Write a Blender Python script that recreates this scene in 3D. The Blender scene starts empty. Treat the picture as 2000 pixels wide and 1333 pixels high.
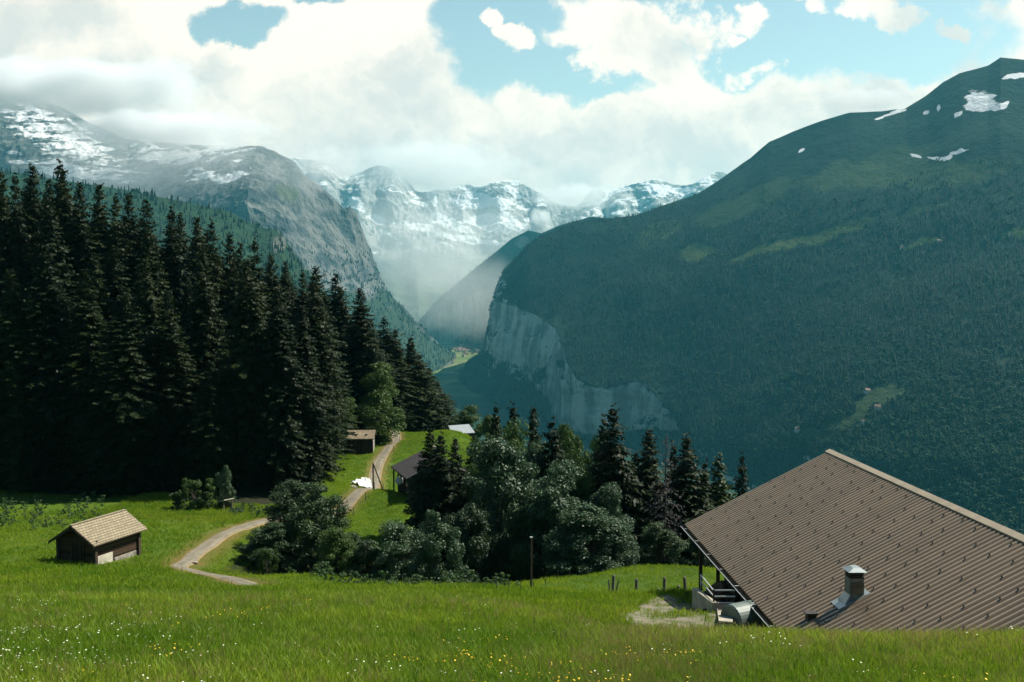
import bpy, math, random
import numpy as np
random.seed(11)
rng = np.random.default_rng(11)
scene = bpy.context.scene
COL = scene.collection
R = math.radians

# ------------------------------------------------------------------ camera, sky, sun, exposure
F_PX, HOR = 1944.0, 571.0
PITCH = math.atan((666.5 - HOR) / F_PX)
cam_d = bpy.data.cameras.new("camera")
cam = bpy.data.objects.new("camera", cam_d); COL.objects.link(cam)
cam_d.sensor_width = 36.0; cam_d.lens = 36.0 * F_PX / 2000.0
cam_d.clip_start = 0.2; cam_d.clip_end = 60000.0
cam.location = (0, 0, 0); cam.rotation_euler = (R(90) - PITCH, 0, 0)
scene.camera = cam
scene.view_settings.view_transform = 'Standard'
scene.view_settings.look = 'None'
scene.view_settings.gamma = 1.0
scene.view_settings.exposure = 0.82
scene.render.engine = 'CYCLES'
cy = scene.cycles
cy.max_bounces = 6; cy.diffuse_bounces = 2; cy.glossy_bounces = 2; cy.transmission_bounces = 2
cy.volume_bounces = 4; cy.transparent_max_bounces = 8
cy.sample_clamp_indirect = 4.0
cy.use_denoising = True
SUN_AZ, SUN_EL = R(63), R(52)          # azimuth from +Y towards +X
sd = (math.sin(SUN_AZ) * math.cos(SUN_EL), math.cos(SUN_AZ) * math.cos(SUN_EL), math.sin(SUN_EL))
sl = bpy.data.lights.new("sun", 'SUN'); sl.energy = 5.0; sl.angle = R(0.5); sl.color = (1.0, 0.945, 0.83)
so = bpy.data.objects.new("sun", sl); COL.objects.link(so)
so.rotation_euler = (R(90) - SUN_EL, 0, -SUN_AZ + math.pi)
so.rotation_euler = (R(90) - SUN_EL, 0, math.pi - SUN_AZ)

SKY = dict(strength=0.05, blue=(0.95, 1.1, 1.1), low_blue=(2.2, 2.05, 1.50), cloud=0.64, haze_density=3.9e-5, haze_color=(0.13, 0.64, 0.80))


class NT:
    """tiny node-tree writer"""
    def __init__(self, tree):
        self.t = tree; self.n = tree.nodes; self.l = tree.links
    def new(self, typ, **kw):
        nd = self.n.new(typ)
        for k, v in kw.items():
            setattr(nd, k, v)
        return nd
    def link(self, a, b):
        self.l.new(a, b)
    def val(self, nd, idx, v):
        if hasattr(v, 'is_linked') or isinstance(v, bpy.types.NodeSocket):
            self.l.new(v, nd.inputs[idx])
        elif v is not None:
            nd.inputs[idx].default_value = v
    def math(self, op, a, b=None, c=None, clamp=False):
        nd = self.new('ShaderNodeMath', operation=op, use_clamp=clamp)
        self.val(nd, 0, a); self.val(nd, 1, b); self.val(nd, 2, c)
        return nd.outputs[0]
    def vmath(self, op, a, b=None, out=0):
        nd = self.new('ShaderNodeVectorMath', operation=op)
        self.val(nd, 0, a); self.val(nd, 1, b)
        return nd.outputs[out]
    def noise(self, vec, scale, detail=4, rough=0.55, out=0, w=None, lac=2.0):
        nd = self.new('ShaderNodeTexNoise')
        if vec is not None: self.link(vec, nd.inputs['Vector'])
        nd.inputs['Scale'].default_value = scale; nd.inputs['Detail'].default_value = detail
        nd.inputs['Roughness'].default_value = rough; nd.inputs['Lacunarity'].default_value = lac
        return nd.outputs[out]
    def sstep(self, x, lo, hi, a=0.0, b=1.0):
        nd = self.new('ShaderNodeMapRange', interpolation_type='SMOOTHSTEP')
        self.val(nd, 0, x)
        for i, v in zip((1, 2, 3, 4), (lo, hi, a, b)):
            nd.inputs[i].default_value = v
        return nd.outputs[0]
    def mix(self, f, a, b, blend='MIX'):
        nd = self.new('ShaderNodeMix', data_type='RGBA', blend_type=blend)
        self.val(nd, 0, f)
        for i, v in ((6, a), (7, b)):
            if isinstance(v, bpy.types.NodeSocket): self.l.new(v, nd.inputs[i])
            else: nd.inputs[i].default_value = (*v[:3], 1.0)
        return nd.outputs[2]
    def rgb(self, c):
        nd = self.new('ShaderNodeRGB'); nd.outputs[0].default_value = (*c[:3], 1.0); return nd.outputs[0]
    def attr(self, name, typ='GEOMETRY', out='Fac'):
        nd = self.new('ShaderNodeAttribute', attribute_name=name, attribute_type=typ)
        return nd.outputs[out]


def uv_of(px, py):
    return ((px - 1000.0) / F_PX, (HOR - py) / F_PX)


def build_world():
    w = bpy.data.worlds.new("World"); scene.world = w; w.use_nodes = True
    t = NT(w.node_tree); t.n.clear()
    sky = t.new('ShaderNodeTexSky', sky_type='NISHITA')
    sky.sun_disc = False; sky.sun_elevation = SUN_EL; sky.sun_rotation = SUN_AZ
    sky.altitude = 1300.0; sky.air_density = 1.2; sky.dust_density = 1.0; sky.ozone_density = 1.5
    tc = t.new('ShaderNodeTexCoord'); d = tc.outputs['Generated']
    s = t.new('ShaderNodeSeparateXYZ'); t.link(d, s.inputs[0])
    y = t.math('MAXIMUM', s.outputs[1], 0.05)
    u = t.math('DIVIDE', s.outputs[0], y); v = t.math('DIVIDE', s.outputs[2], y)
    c = t.new('ShaderNodeCombineXYZ'); t.link(u, c.inputs[0]); t.link(v, c.inputs[1])
    p0 = c.outputs[0]
    wn = t.noise(p0, 9.0, 6, 0.6, out=1)
    wv = t.vmath('SUBTRACT', wn, (0.5, 0.5, 0.5))
    sc = t.new('ShaderNodeVectorMath', operation='SCALE'); t.link(wv, sc.inputs[0]); sc.inputs['Scale'].default_value = 0.10
    p = t.vmath('ADD', p0, sc.outputs[0])
    flat = t.new('ShaderNodeVectorMath', operation='MULTIPLY'); t.link(p, flat.inputs[0]); flat.inputs[1].default_value = (1, 1, 0)
    p = flat.outputs[0]

    def blobs(lst):
        acc = None
        for (px, py, rx, ry) in lst:
            cu, cv = uv_of(px, py)
            a = t.vmath('SUBTRACT', p, (cu, cv, 0))
            b = t.vmath('MULTIPLY', a, (F_PX / rx, F_PX / ry, 0))
            q = t.vmath('DOT_PRODUCT', b, b, out=1)
            g = t.math('SUBTRACT', 1.0, q)
            acc = g if acc is None else t.math('MAXIMUM', acc, g)
        return t.math('MAXIMUM', acc, -1.0)
    holes = blobs([(470, 38, 85, 40), (640, -6, 60, 20), (955, 70, 112, 105), (1010, 120, 110, 55), (1135, 150, 125, 42), (1130, 120, 50, 40),
                   (1640, 70, 290, 100), (1480, 95, 120, 70), (1770, 100, 110, 70), (1420, 20, 60, 60), (1540, -20, 420, 45), (1010, 20, 80, 60)])
    puffs = blobs([(960, 65, 24, 20), (1005, 88, 42, 24), (1452, 45, 36, 34), (1425, 70, 22, 16), (1590, 35, 46, 28), (1660, 42, 52, 34), (1720, 26, 52, 44),
                   (1748, 64, 40, 30), (1830, 66, 44, 20), (1560, 8, 50, 14), (1185, 60, 110, 75), (1330, 60, 90, 80), (1240, 110, 160, 60), (1130, 118, 40, 34), (1480, 140, 70, 22)])
    n1 = t.noise(p0, 11.0, 9, 0.66)
    n2 = t.noise(p0, 26.0, 8, 0.66)
    cov = t.math('ADD', t.math('MULTIPLY', holes, -0.85), t.math('MULTIPLY', t.math('SUBTRACT', n1, 0.5), 1.5))
    cov = t.math('ADD', cov, 0.12)
    cp = t.math('ADD', t.math('MULTIPLY', puffs, 0.8), t.math('MULTIPLY', t.math('SUBTRACT', n2, 0.5), 2.6))
    cov = t.math('MAXIMUM', cov, t.math('SUBTRACT', cp, 0.22))
    mask = t.sstep(cov, -0.10, 0.42)
    front = t.math('MULTIPLY', t.sstep(s.outputs[1], 0.15, 0.4), t.sstep(v, 0.30, 0.55, 1.0, 0.0))
    mask = t.math('MULTIPLY', mask, front)
    # cloud light: sunlit cream crests, greyer bellies
    grey = blobs([(1560, 225, 230, 62), (1700, 205, 140, 60), (1900, 60, 170, 150), (240, 165, 330, 90), (760, 180, 260, 110), (1300, 70, 120, 70),
                  (900, 330, 420, 90), (1250, 290, 420, 80), (60, 60, 190, 60)])
    n3 = t.noise(p, 5.5, 7, 0.58)
    n4 = t.noise(p0, 40.0, 5, 0.6)
    g = t.math('ADD', t.math('MULTIPLY', grey, 0.42), t.math('MULTIPLY', t.math('SUBTRACT', n3, 0.5), 2.4))
    g = t.math('ADD', g, t.math('MULTIPLY', t.math('SUBTRACT', n4, 0.5), 0.5))
    n5 = t.noise(p, 15.0, 6, 0.55); bil = t.math('ABSOLUTE', t.math('SUBTRACT', t.math('MULTIPLY', n5, 2.0), 1.0))
    g = t.math('ADD', g, t.math('MULTIPLY', t.math('SUBTRACT', bil, 0.18), 1.1))
    g = t.sstep(g, -0.40, 0.60)
    cc = t.mix(g, (1.20, 1.05, 0.89), (0.79, 0.77, 0.715))
    cs = t.new('ShaderNodeVectorMath', operation='SCALE'); t.link(cc, cs.inputs[0]); cs.inputs['Scale'].default_value = SKY['cloud']
    glow = t.math('MULTIPLY', t.sstep(v, 0.25, 0.7, 1.0, 0.0), t.sstep(s.outputs[1], 0.15, 0.4))
    ss = t.mix(1.0, sky.outputs[0], t.mix(glow, SKY['blue'], SKY['low_blue']), 'MULTIPLY')
    sk = t.new('ShaderNodeVectorMath', operation='SCALE'); t.link(ss, sk.inputs[0]); sk.inputs['Scale'].default_value = SKY['strength']
    col = t.mix(mask, sk.outputs[0], cs.outputs[0])
    bg = t.new('ShaderNodeBackground'); t.link(col, bg.inputs[0]); bg.inputs[1].default_value = 1.0
    out = t.new('ShaderNodeOutputWorld'); t.link(bg.outputs[0], out.inputs[0])
    w.cycles.sampling_method = 'MANUAL'; w.cycles.sample_map_resolution = 512


build_world()


# ------------------------------------------------------------------ helpers
def P(px, py, d):
    """world point seen at photo pixel (px, py) with depth Y = d"""
    x = (np.asarray(px, float) - 1000.0) / F_PX; v = -(np.asarray(py, float) - 666.5) / F_PX
    cp, sp = math.cos(PITCH), math.sin(PITCH)
    k = np.asarray(d, float) / (cp + v * sp)
    return np.stack(np.broadcast_arrays(x * k, np.asarray(d, float), (-sp + v * cp) * k), -1)


def proj(X):
    X = np.asarray(X, float); cp, sp = math.cos(PITCH), math.sin(PITCH)
    dep = X[..., 1] * cp - X[..., 2] * sp
    up = X[..., 1] * sp + X[..., 2] * cp
    return 1000 + F_PX * X[..., 0] / dep, 666.5 - F_PX * up / dep


def tag(o, label=None, cat=None, group=None, kind=None):
    for k, v in (('label', label), ('category', cat), ('group', group), ('kind', kind)):
        if v: o[k] = v
    return o


def link(name, me, m=None, parent=None):
    o = bpy.data.objects.new(name, me); COL.objects.link(o)
    if m is not None:
        me.materials.clear(); me.materials.append(m)
    if parent is not None: o.parent = parent
    return o


def empty(name, loc, rz=0.0):
    o = bpy.data.objects.new(name, None); COL.objects.link(o)
    o.location = loc; o.rotation_euler = (0, 0, rz); o.empty_display_size = 0.3
    return o


def np_mesh(name, V, faces, attrs=None, smooth=False, mats=None):
    """faces: (n,k) int array or list of such arrays"""
    me = bpy.data.meshes.new(name)
    V = np.asarray(V, np.float32)
    if not isinstance(faces, list): faces = [faces]
    faces = [np.asarray(f, np.int32) for f in faces if len(f)]
    me.vertices.add(len(V)); me.vertices.foreach_set('co', V.ravel())
    loops = np.concatenate([f.ravel() for f in faces])
    tot = np.concatenate([np.full(len(f), f.shape[1], np.int32) for f in faces])
    start = np.concatenate([[0], np.cumsum(tot)[:-1]]).astype(np.int32)
    me.loops.add(len(loops)); me.loops.foreach_set('vertex_index', loops)
    me.polygons.add(len(tot)); me.polygons.foreach_set('loop_start', start)
    try: me.polygons.foreach_set('loop_total', tot)
    except Exception: pass
    me.update(calc_edges=True); me.validate()
    if smooth: me.polygons.foreach_set('use_smooth', np.ones(len(me.polygons), bool))
    for k, a in (attrs or {}).items():
        at = me.attributes.new(k, 'FLOAT', 'POINT'); at.data.foreach_set('value', np.asarray(a, np.float32))
    return me


class MB:
    """collects boxes, tubes and polygons into one mesh"""
    def __init__(self): self.v = []; self.f = []
    def add(self, vs, fs):
        b = len(self.v); self.v += [tuple(map(float, q)) for q in vs]; self.f += [tuple(i + b for i in f) for f in fs]; return self
    def box(self, c, s, rot=None):
        x, y, z = (q / 2 for q in s)
        vs = [(-x, -y, -z), (x, -y, -z), (x, y, -z), (-x, y, -z), (-x, -y, z), (x, -y, z), (x, y, z), (-x, y, z)]
        if rot is not None:
            M = np.asarray(rot); vs = [tuple(M @ np.array(q)) for q in vs]
        vs = [(a + c[0], b + c[1], e + c[2]) for a, b, e in vs]
        return self.add(vs, [(3, 2, 1, 0), (4, 5, 6, 7), (0, 1, 5, 4), (1, 2, 6, 5), (2, 3, 7, 6), (3, 0, 4, 7)])
    def hexa(self, vs):
        return self.add(vs, [(3, 2, 1, 0), (4, 5, 6, 7), (0, 1, 5, 4), (1, 2, 6, 5), (2, 3, 7, 6), (3, 0, 4, 7)])
    def tube(self, pts, rad, n=8, cap=True):
        pts = [np.asarray(q, float) for q in pts]
        rad = rad if hasattr(rad, '__len__') else [rad] * len(pts)
        rings = []
        for i, q in enumerate(pts):
            t = pts[min(i + 1, len(pts) - 1)] - pts[max(i - 1, 0)]; t /= (np.linalg.norm(t) + 1e-9)
            a = np.cross(t, (0, 0, 1.0)) if abs(t[2]) < 0.9 else np.cross(t, (1.0, 0, 0)); a /= np.linalg.norm(a); b = np.cross(t, a)
            rings.append([q + rad[i] * (math.cos(2 * math.pi * k / n) * a + math.sin(2 * math.pi * k / n) * b) for k in range(n)])
        vs = [q for r in rings for q in r]; fs = []
        for i in range(len(pts) - 1):
            for k in range(n):
                fs.append((i * n + k, i * n + (k + 1) % n, (i + 1) * n + (k + 1) % n, (i + 1) * n + k))
        if cap: fs += [tuple(range(n))[::-1], tuple((len(pts) - 1) * n + k for k in range(n))]
        return self.add(vs, fs)
    def build(self, name, m, parent=None, bevel=0.0, smooth=False):
        me = bpy.data.meshes.new(name); me.from_pydata(self.v, [], self.f); me.update()
        if smooth: me.polygons.foreach_set('use_smooth', np.ones(len(me.polygons), bool))
        o = link(name, me, m, parent)
        if bevel:
            b = o.modifiers.new("bevel", 'BEVEL'); b.width = bevel; b.segments = 2; b.limit_method = 'ANGLE'
        return o


# value noise in numpy (3D) for shaping terrain
_perm = rng.permutation(256)
_val = rng.random(256)


def vnoise(x, y, z=0.0):
    x, y, z = np.broadcast_arrays(np.asarray(x, float), np.asarray(y, float), np.asarray(z, float))
    xi, yi, zi = np.floor(x).astype(int), np.floor(y).astype(int), np.floor(z).astype(int)
    xf, yf, zf = x - xi, y - yi, z - zi
    sx, sy, sz = (q * q * (3 - 2 * q) for q in (xf, yf, zf))
    def h(a, b, c): return _val[_perm[(_perm[(_perm[a & 255] + b) & 255] + c) & 255]]
    r = 0
    for dx, wx in ((0, 1 - sx), (1, sx)):
        for dy, wy in ((0, 1 - sy), (1, sy)):
            for dz, wz in ((0, 1 - sz), (1, sz)):
                r = r + h(xi + dx, yi + dy, zi + dz) * wx * wy * wz
    return r * 2 - 1


def fbm(x, y, z=0.0, o=5, ridged=False):
    s, a, f = 0, 0.5, 1.0
    for i in range(o):
        n = vnoise(x * f + 17.3 * i, y * f - 9.1 * i, np.asarray(z) * f + 3.7 * i)
        if ridged: n = 1 - 2 * np.abs(n)
        s = s + a * n; a *= 0.5; f *= 2.03
    return s


# ------------------------------------------------------------------ materials
def principled(name, rough=0.8, spec=0.3):
    m = bpy.data.materials.new(name); m.use_nodes = True
    t = NT(m.node_tree); b = t.n['Principled BSDF']
    b.inputs['Roughness'].default_value = rough
    b.inputs['Specular IOR Level'].default_value = spec
    return m, t, b


def mat(name, c1, c2=None, scale=3.0, rough=0.8, spec=0.3, bump=0.0, bscale=None, stretch=(1, 1, 1), detail=5, lo=0.35, hi=0.65, metal=0.0, coord='Object'):
    m, t, b = principled(name, rough, spec)
    b.inputs['Metallic'].default_value = metal
    tc = t.new('ShaderNodeTexCoord'); mp = t.new('ShaderNodeMapping'); t.link(tc.outputs[coord], mp.inputs[0])
    mp.inputs['Scale'].default_value = stretch
    if c2 is not None:
        n = t.noise(mp.outputs[0], scale, detail, 0.6)
        t.link(t.mix(t.sstep(n, lo, hi), c1, c2), b.inputs['Base Color'])
    else:
        b.inputs['Base Color'].default_value = (*c1, 1)
    if bump:
        n = t.noise(mp.outputs[0], bscale or scale * 3, 5, 0.6)
        bp = t.new('ShaderNodeBump'); bp.inputs['Strength'].default_value = bump; bp.inputs['Distance'].default_value = 0.05
        t.link(n, bp.inputs['Height']); t.link(bp.outputs[0], b.inputs['Normal'])
    return m


def leaf_mat(name, c1, c2, rough=0.55, spec=0.25, transl=0.25, inst=None, scale=0.6, c3=None):
    """foliage: colour varies in clumps and from plant to plant, some light passes through"""
    m, t, b = principled(name, rough, spec)
    tc = t.new('ShaderNodeTexCoord')
    n = t.noise(tc.outputs['Object'], scale, 4, 0.6)
    if inst:
        f = t.math('ADD', t.math('MULTIPLY', t.attr(inst, 'INSTANCER'), 0.75), t.math('MULTIPLY', n, 0.3))
    else:
        oi = t.new('ShaderNodeObjectInfo')
        f = t.math('ADD', t.math('MULTIPLY', oi.outputs['Random'], 0.45), t.math('MULTIPLY', n, 0.6))
    col = t.mix(t.sstep(f, 0.15, 0.85), c1, c2)
    if c3 is not None:
        col = t.mix(t.sstep(t.noise(tc.outputs['Object'], scale * 7, 2, 0.5), 0.58, 0.7), col, c3)  # paler flecks are sunlit highlights put into the foliage colour
    t.link(col, b.inputs['Base Color'])
    tr = t.new('ShaderNodeBsdfTranslucent'); t.link(col, tr.inputs[0])
    mx = t.new('ShaderNodeMixShader'); mx.inputs[0].default_value = transl
    t.link(b.outputs[0], mx.inputs[1]); t.link(tr.outputs[0], mx.inputs[2])
    t.link(mx.outputs[0], t.n['Material Output'].inputs[0])
    return m


M = {}
M['spruce'] = leaf_mat('spruce_needles', (0.006, 0.014, 0.004), (0.020, 0.031, 0.008), transl=0.12, spec=0.10, c3=(0.034, 0.042, 0.012))
M['spruce_lit'] = leaf_mat('sunlit_spruce_needles', (0.018, 0.036, 0.010), (0.040, 0.060, 0.014), transl=0.15, spec=0.15)  # lighter copy of the spruce needles, sunlight put into the colour
M['bark'] = mat('bark', (0.035, 0.026, 0.018), (0.09, 0.075, 0.06), 6, 0.95, bump=0.6, stretch=(1, 1, 0.2))
M['dead_twig'] = mat('dead_twigs', (0.045, 0.043, 0.038), (0.09, 0.086, 0.078), 2, 0.95)
M['leaf_silver'] = leaf_mat('silvery_leaves', (0.026, 0.060, 0.022), (0.068, 0.118, 0.048), rough=0.48, spec=0.32, transl=0.28, c3=(0.19, 0.26, 0.17))  # pale clumps carry sunlit highlights in their colour
M['leaf_green'] = leaf_mat('green_leaves', (0.025, 0.06, 0.012), (0.065, 0.115, 0.022), transl=0.3, c3=(0.09, 0.14, 0.03))
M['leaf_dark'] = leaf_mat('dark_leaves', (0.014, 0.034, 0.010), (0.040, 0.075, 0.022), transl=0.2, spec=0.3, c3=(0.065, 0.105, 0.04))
M['grass'] = leaf_mat('grass_blades', (0.105, 0.205, 0.007), (0.27, 0.345, 0.022), transl=0.42, spec=0.2, rough=0.5, inst='tint', scale=3)
M['straw'] = leaf_mat('seed_heads', (0.20, 0.19, 0.05), (0.33, 0.24, 0.10), transl=0.35, inst='tint', scale=3)
M['weed'] = leaf_mat('weed_leaves', (0.05, 0.11, 0.03), (0.10, 0.16, 0.06), transl=0.3, inst='tint', scale=3)
M['petal_yellow'] = mat('yellow_petals', (0.75, 0.48, 0.02), (0.8, 0.6, 0.05), 5, 0.6)
M['petal_white'] = mat('white_petals', (0.75, 0.75, 0.55), (0.85, 0.85, 0.7), 5, 0.6)
M['far_round'] = leaf_mat('far_broadleaf_wood', (0.007, 0.020, 0.010), (0.026, 0.052, 0.018), transl=0.05, spec=0.05, inst='tint', scale=0.05)
M['far_tree'] = leaf_mat('far_forest', (0.0035, 0.012, 0.0095), (0.011, 0.025, 0.014), transl=0.03, spec=0.05, inst='tint', scale=0.05)


# ------------------------------------------------------------------ near ground
CTRL = [(-300, 1333, 10), (0, 1333, 10), (500, 1333, 10.5), (1000, 1333, 11), (1500, 1333, 10.5), (2000, 1333, 10), (2300, 1333, 10),
        (-300, 1200, 21), (100, 1200, 21), (500, 1200, 21.5), (900, 1200, 22.5), (-200, 1150, 34), (150, 1150, 35), (400, 1160, 35),
        (-200, 1106, 70), (60, 1106, 68), (200, 1109, 70), (345, 1110, 70), (490, 1152, 46), (700, 1150, 50), (850, 1154, 52), (1000, 1155, 54),
        (950, 1185, 32), (700, 1178, 32), (600, 1122, 64), (680, 1140, 60), (490, 1141, 60), (345, 1103, 73), (400, 1075, 79), (440, 1050, 86),
        (520, 1021, 96), (590, 1008, 103), (665, 1000, 108), (725, 960, 122), (735, 910, 140), (775, 870, 160), (766, 842, 178),
        (100, 1050, 84), (0, 1000, 98), (60, 962, 114), (230, 964, 114), (320, 978, 108), (400, 990, 104), (440, 1000, 101),
        (650, 940, 124), (690, 887, 146), (800, 965, 113), (740, 1000, 108), (700, 1040, 99), (790, 1000, 107),
        (820, 848, 172), (880, 850, 175), (930, 865, 165), (935, 890, 150),
        (1037, 1151, 58), (1100, 1132, 66), (1200, 1116, 74), (1300, 1111, 78), (1400, 1119, 80), (860, 840, 188), (765, 836, 184),
        (1200, 1168, 60), (1300, 1168, 57), (1385, 1160, 50), (1300, 1190, 47), (1300, 1217, 41), (1415, 1204, 41), (1230, 1212, 41),
        (1220, 1250, 27), (1200, 1254, 19), (1350, 1262, 22), (1420, 1256, 21), (1500, 1248, 19), (1700, 1258, 17), (1850, 1258, 16), (2000, 1255, 14.5), (2300, 1255, 13)]


def at(px, d, z):
    return ((px - 1000) / F_PX * d, d, z)


XYZ = [(0, 0, -1.75), (-6, 0, -1.6), (6, 0, -1.9), (0, -15, 1.5), (-15, -15, 2), (15, -15, 1), (-25, 0, -1), (25, 0, -3),
       (-60, 150, -15), (-100, 150, -8), (-130, 120, -8), (-40, 150, -20), (-24, 165, -22), (-60, 200, -6), (-120, 200, 5), (-34, 205, -18), (-90, 80, -18), (-120, 60, -12),
       at(700, 78, -25.5), at(850, 75, -25), at(850, 90, -26.5), at(1000, 75, -24.5), at(1000, 90, -27.5), at(560, 84, -23.0),
       at(1000, 110, -36), at(1200, 95, -31), at(1300, 95, -30), at(1450, 95, -32), at(1200, 120, -45), at(1400, 130, -55), at(900, 205, -37), at(900, 240, -60),
       at(1100, 160, -56), at(1600, 85, -28), at(1800, 85, -33), at(2000, 65, -26), at(2200, 60, -25), at(1700, 120, -52), at(1000, 140, -44),
       at(1500, 30, -13.2), at(1700, 27, -12.2), at(2000, 24, -10.8), at(2200, 24, -11), (12, 36, -14.6), (12, 46, -15.2), (18, 52, -17.5), (18, 36, -14.4), (26, 40, -16), (26, 54, -20), (32, 26, -11.5)]
_c = np.concatenate([P(*np.array(CTRL, float).T), np.array(XYZ, float)])


def _tps(r2):
    return 0.5 * r2 * np.log(r2 + 1e-9)


def _fit(c, lam=0.5):
    n = len(c); d2 = ((c[:, None, :2] - c[None, :, :2]) ** 2).sum(-1)
    A = np.zeros((n + 3, n + 3)); A[:n, :n] = _tps(d2) + lam * np.eye(n)
    A[:n, n] = 1; A[:n, n + 1:] = c[:, :2]; A[n, :n] = 1; A[n + 1:, :n] = c[:, :2].T
    return np.linalg.solve(A, np.concatenate([c[:, 2], np.zeros(3)]))


_w = _fit(_c)
X0, X1, Y0, Y1 = -135.0, 62.0, -15.0, 235.0


def ground_z(x, y, rough=True):
    x = np.asarray(x, float); y = np.asarray(y, float); sh = np.broadcast(x, y).shape
    x, y = np.broadcast_to(x, sh).ravel(), np.broadcast_to(y, sh).ravel()
    xc, yc = np.clip(x, X0, X1), np.clip(y, Y0, Y1)
    z = np.empty(len(xc))
    for i in range(0, len(xc), 40000):
        a, b = xc[i:i + 40000], yc[i:i + 40000]
        d2 = (a[:, None] - _c[None, :, 0]) ** 2 + (b[:, None] - _c[None, :, 1]) ** 2
        z[i:i + 40000] = _tps(d2) @ _w[:len(_c)] + _w[-3] + _w[-2] * a + _w[-1] * b
    out = np.hypot(x - xc, np.maximum(y - yc, 0))
    z = z - out * np.where(x < X0, 0.35, 0.75) - 0.0004 * out ** 2 * (x > X0)
    z = np.where(y < Y0, z + (Y0 - y) * 0.2, z)
    if rough:
        z = z + 0.10 * fbm(x * 0.35, y * 0.35, 0, 3) + 0.25 * fbm(x * 0.06, y * 0.06, 5, 2) * np.clip(y / 40, 0.1, 1)
    return np.maximum(z, -520).reshape(sh)


def inside(poly, x, y):
    x = np.asarray(x); y = np.asarray(y); r = np.zeros(x.shape, bool); n = len(poly); j = n - 1
    for i in range(n):
        xi, yi = poly[i]; xj, yj = poly[j]
        r ^= ((yi > y) != (yj > y)) & (x < (xj - xi) * (y - yi) / (yj - yi + 1e-12) + xi)
        j = i
    return r


def seg_dist(pts, x, y):
    best = np.full(np.shape(x), 1e9)
    for (ax, ay), (bx, by) in zip(pts[:-1], pts[1:]):
        dx, dy = bx - ax, by - ay
        tt = np.clip(((x - ax) * dx + (y - ay) * dy) / (dx * dx + dy * dy), 0, 1)
        best = np.minimum(best, np.hypot(x - ax - tt * dx, y - ay - tt * dy))
    return best


def smooth_line(pts, n):
    pts = np.array(pts, float); k = len(pts); tt = np.linspace(0, k - 1, n); i = np.clip(tt.astype(int), 0, k - 2); f = (tt - i)[:, None]
    p0, p1, p2, p3 = pts[np.clip(i - 1, 0, k - 1)], pts[i], pts[i + 1], pts[np.clip(i + 2, 0, k - 1)]
    return 0.5 * (2 * p1 + (p2 - p0) * f + (2 * p0 - 5 * p1 + 4 * p2 - p3) * f ** 2 + (3 * p1 - p0 - 3 * p2 + p3) * f ** 3)


PATH_PIX = [(560, 1165, 55), (490, 1141, 60), (420, 1124, 66), (352, 1105, 72), (372, 1086, 76), (408, 1062, 82), (440, 1042, 88), (480, 1027, 93), (520, 1021, 97), (590, 1008, 103), (650, 1003, 107),
            (690, 988, 112), (716, 968, 119), (728, 940, 129), (737, 912, 140), (760, 893, 149), (774, 872, 159), (771, 855, 168), (766, 842, 178), (764, 835, 190)]
_pp = P(*np.array(PATH_PIX, float).T)[:, :2]
PATH_XY = smooth_line(_pp, 220)
YARD_XY = [tuple(P(*q)[:2]) for q in ((1215, 1205, 42), (1240, 1185, 47), (1290, 1176, 50), (1330, 1180, 49), (1400, 1194, 44), (1436, 1200, 42), (1436, 1226, 38), (1330, 1228, 38), (1240, 1224, 39))]
FOREST_XY = [tuple(P(*q)[:2]) for q in ((-330, 960, 112), (0, 962, 114), (300, 975, 113), (470, 985, 106), (590, 980, 109), (628, 955, 122), (632, 900, 143), (700, 850, 172), (790, 838, 182), (868, 836, 190), (878, 836, 220), (600, 800, 232), (-330, 800, 232))]


def axis(lo, hi, step, far_lo, far_hi, g=1.18):
    a = list(np.arange(lo, hi + step / 2, step)); s = step; q = hi
    while q < far_hi: s *= g; q += s; a.append(q)
    s = step; q = lo
    while q > far_lo: s *= g; q -= s; a.insert(0, q)
    return np.array(a)


gx = axis(-100, 60, 0.55, -1500, 1200); gy = axis(-4, 200, 0.55, -60, 1300)
GX, GY = np.meshgrid(gx, gy)
GZ = ground_z(GX, GY)
ny, nx = GX.shape
idx = np.arange(nx * ny).reshape(ny, nx)
gf = np.stack([idx[:-1, :-1].ravel(), idx[:-1, 1:].ravel(), idx[1:, 1:].ravel(), idx[1:, :-1].ravel()], -1)
fx, fy = GX.ravel(), GY.ravel()
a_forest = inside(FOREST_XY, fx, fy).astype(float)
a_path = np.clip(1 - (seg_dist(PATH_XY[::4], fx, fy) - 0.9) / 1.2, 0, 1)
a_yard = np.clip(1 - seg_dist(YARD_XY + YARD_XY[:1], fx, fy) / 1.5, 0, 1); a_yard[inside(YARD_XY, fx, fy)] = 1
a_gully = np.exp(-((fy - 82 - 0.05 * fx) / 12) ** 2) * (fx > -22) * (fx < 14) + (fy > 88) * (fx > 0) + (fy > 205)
# mown strip beyond the meadow's brow and the knoll are a fresher green
a_fresh = np.clip(((fy - 57) / 5), 0, 1) * np.clip((fx + 26) / 6, 0, 1)


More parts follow.
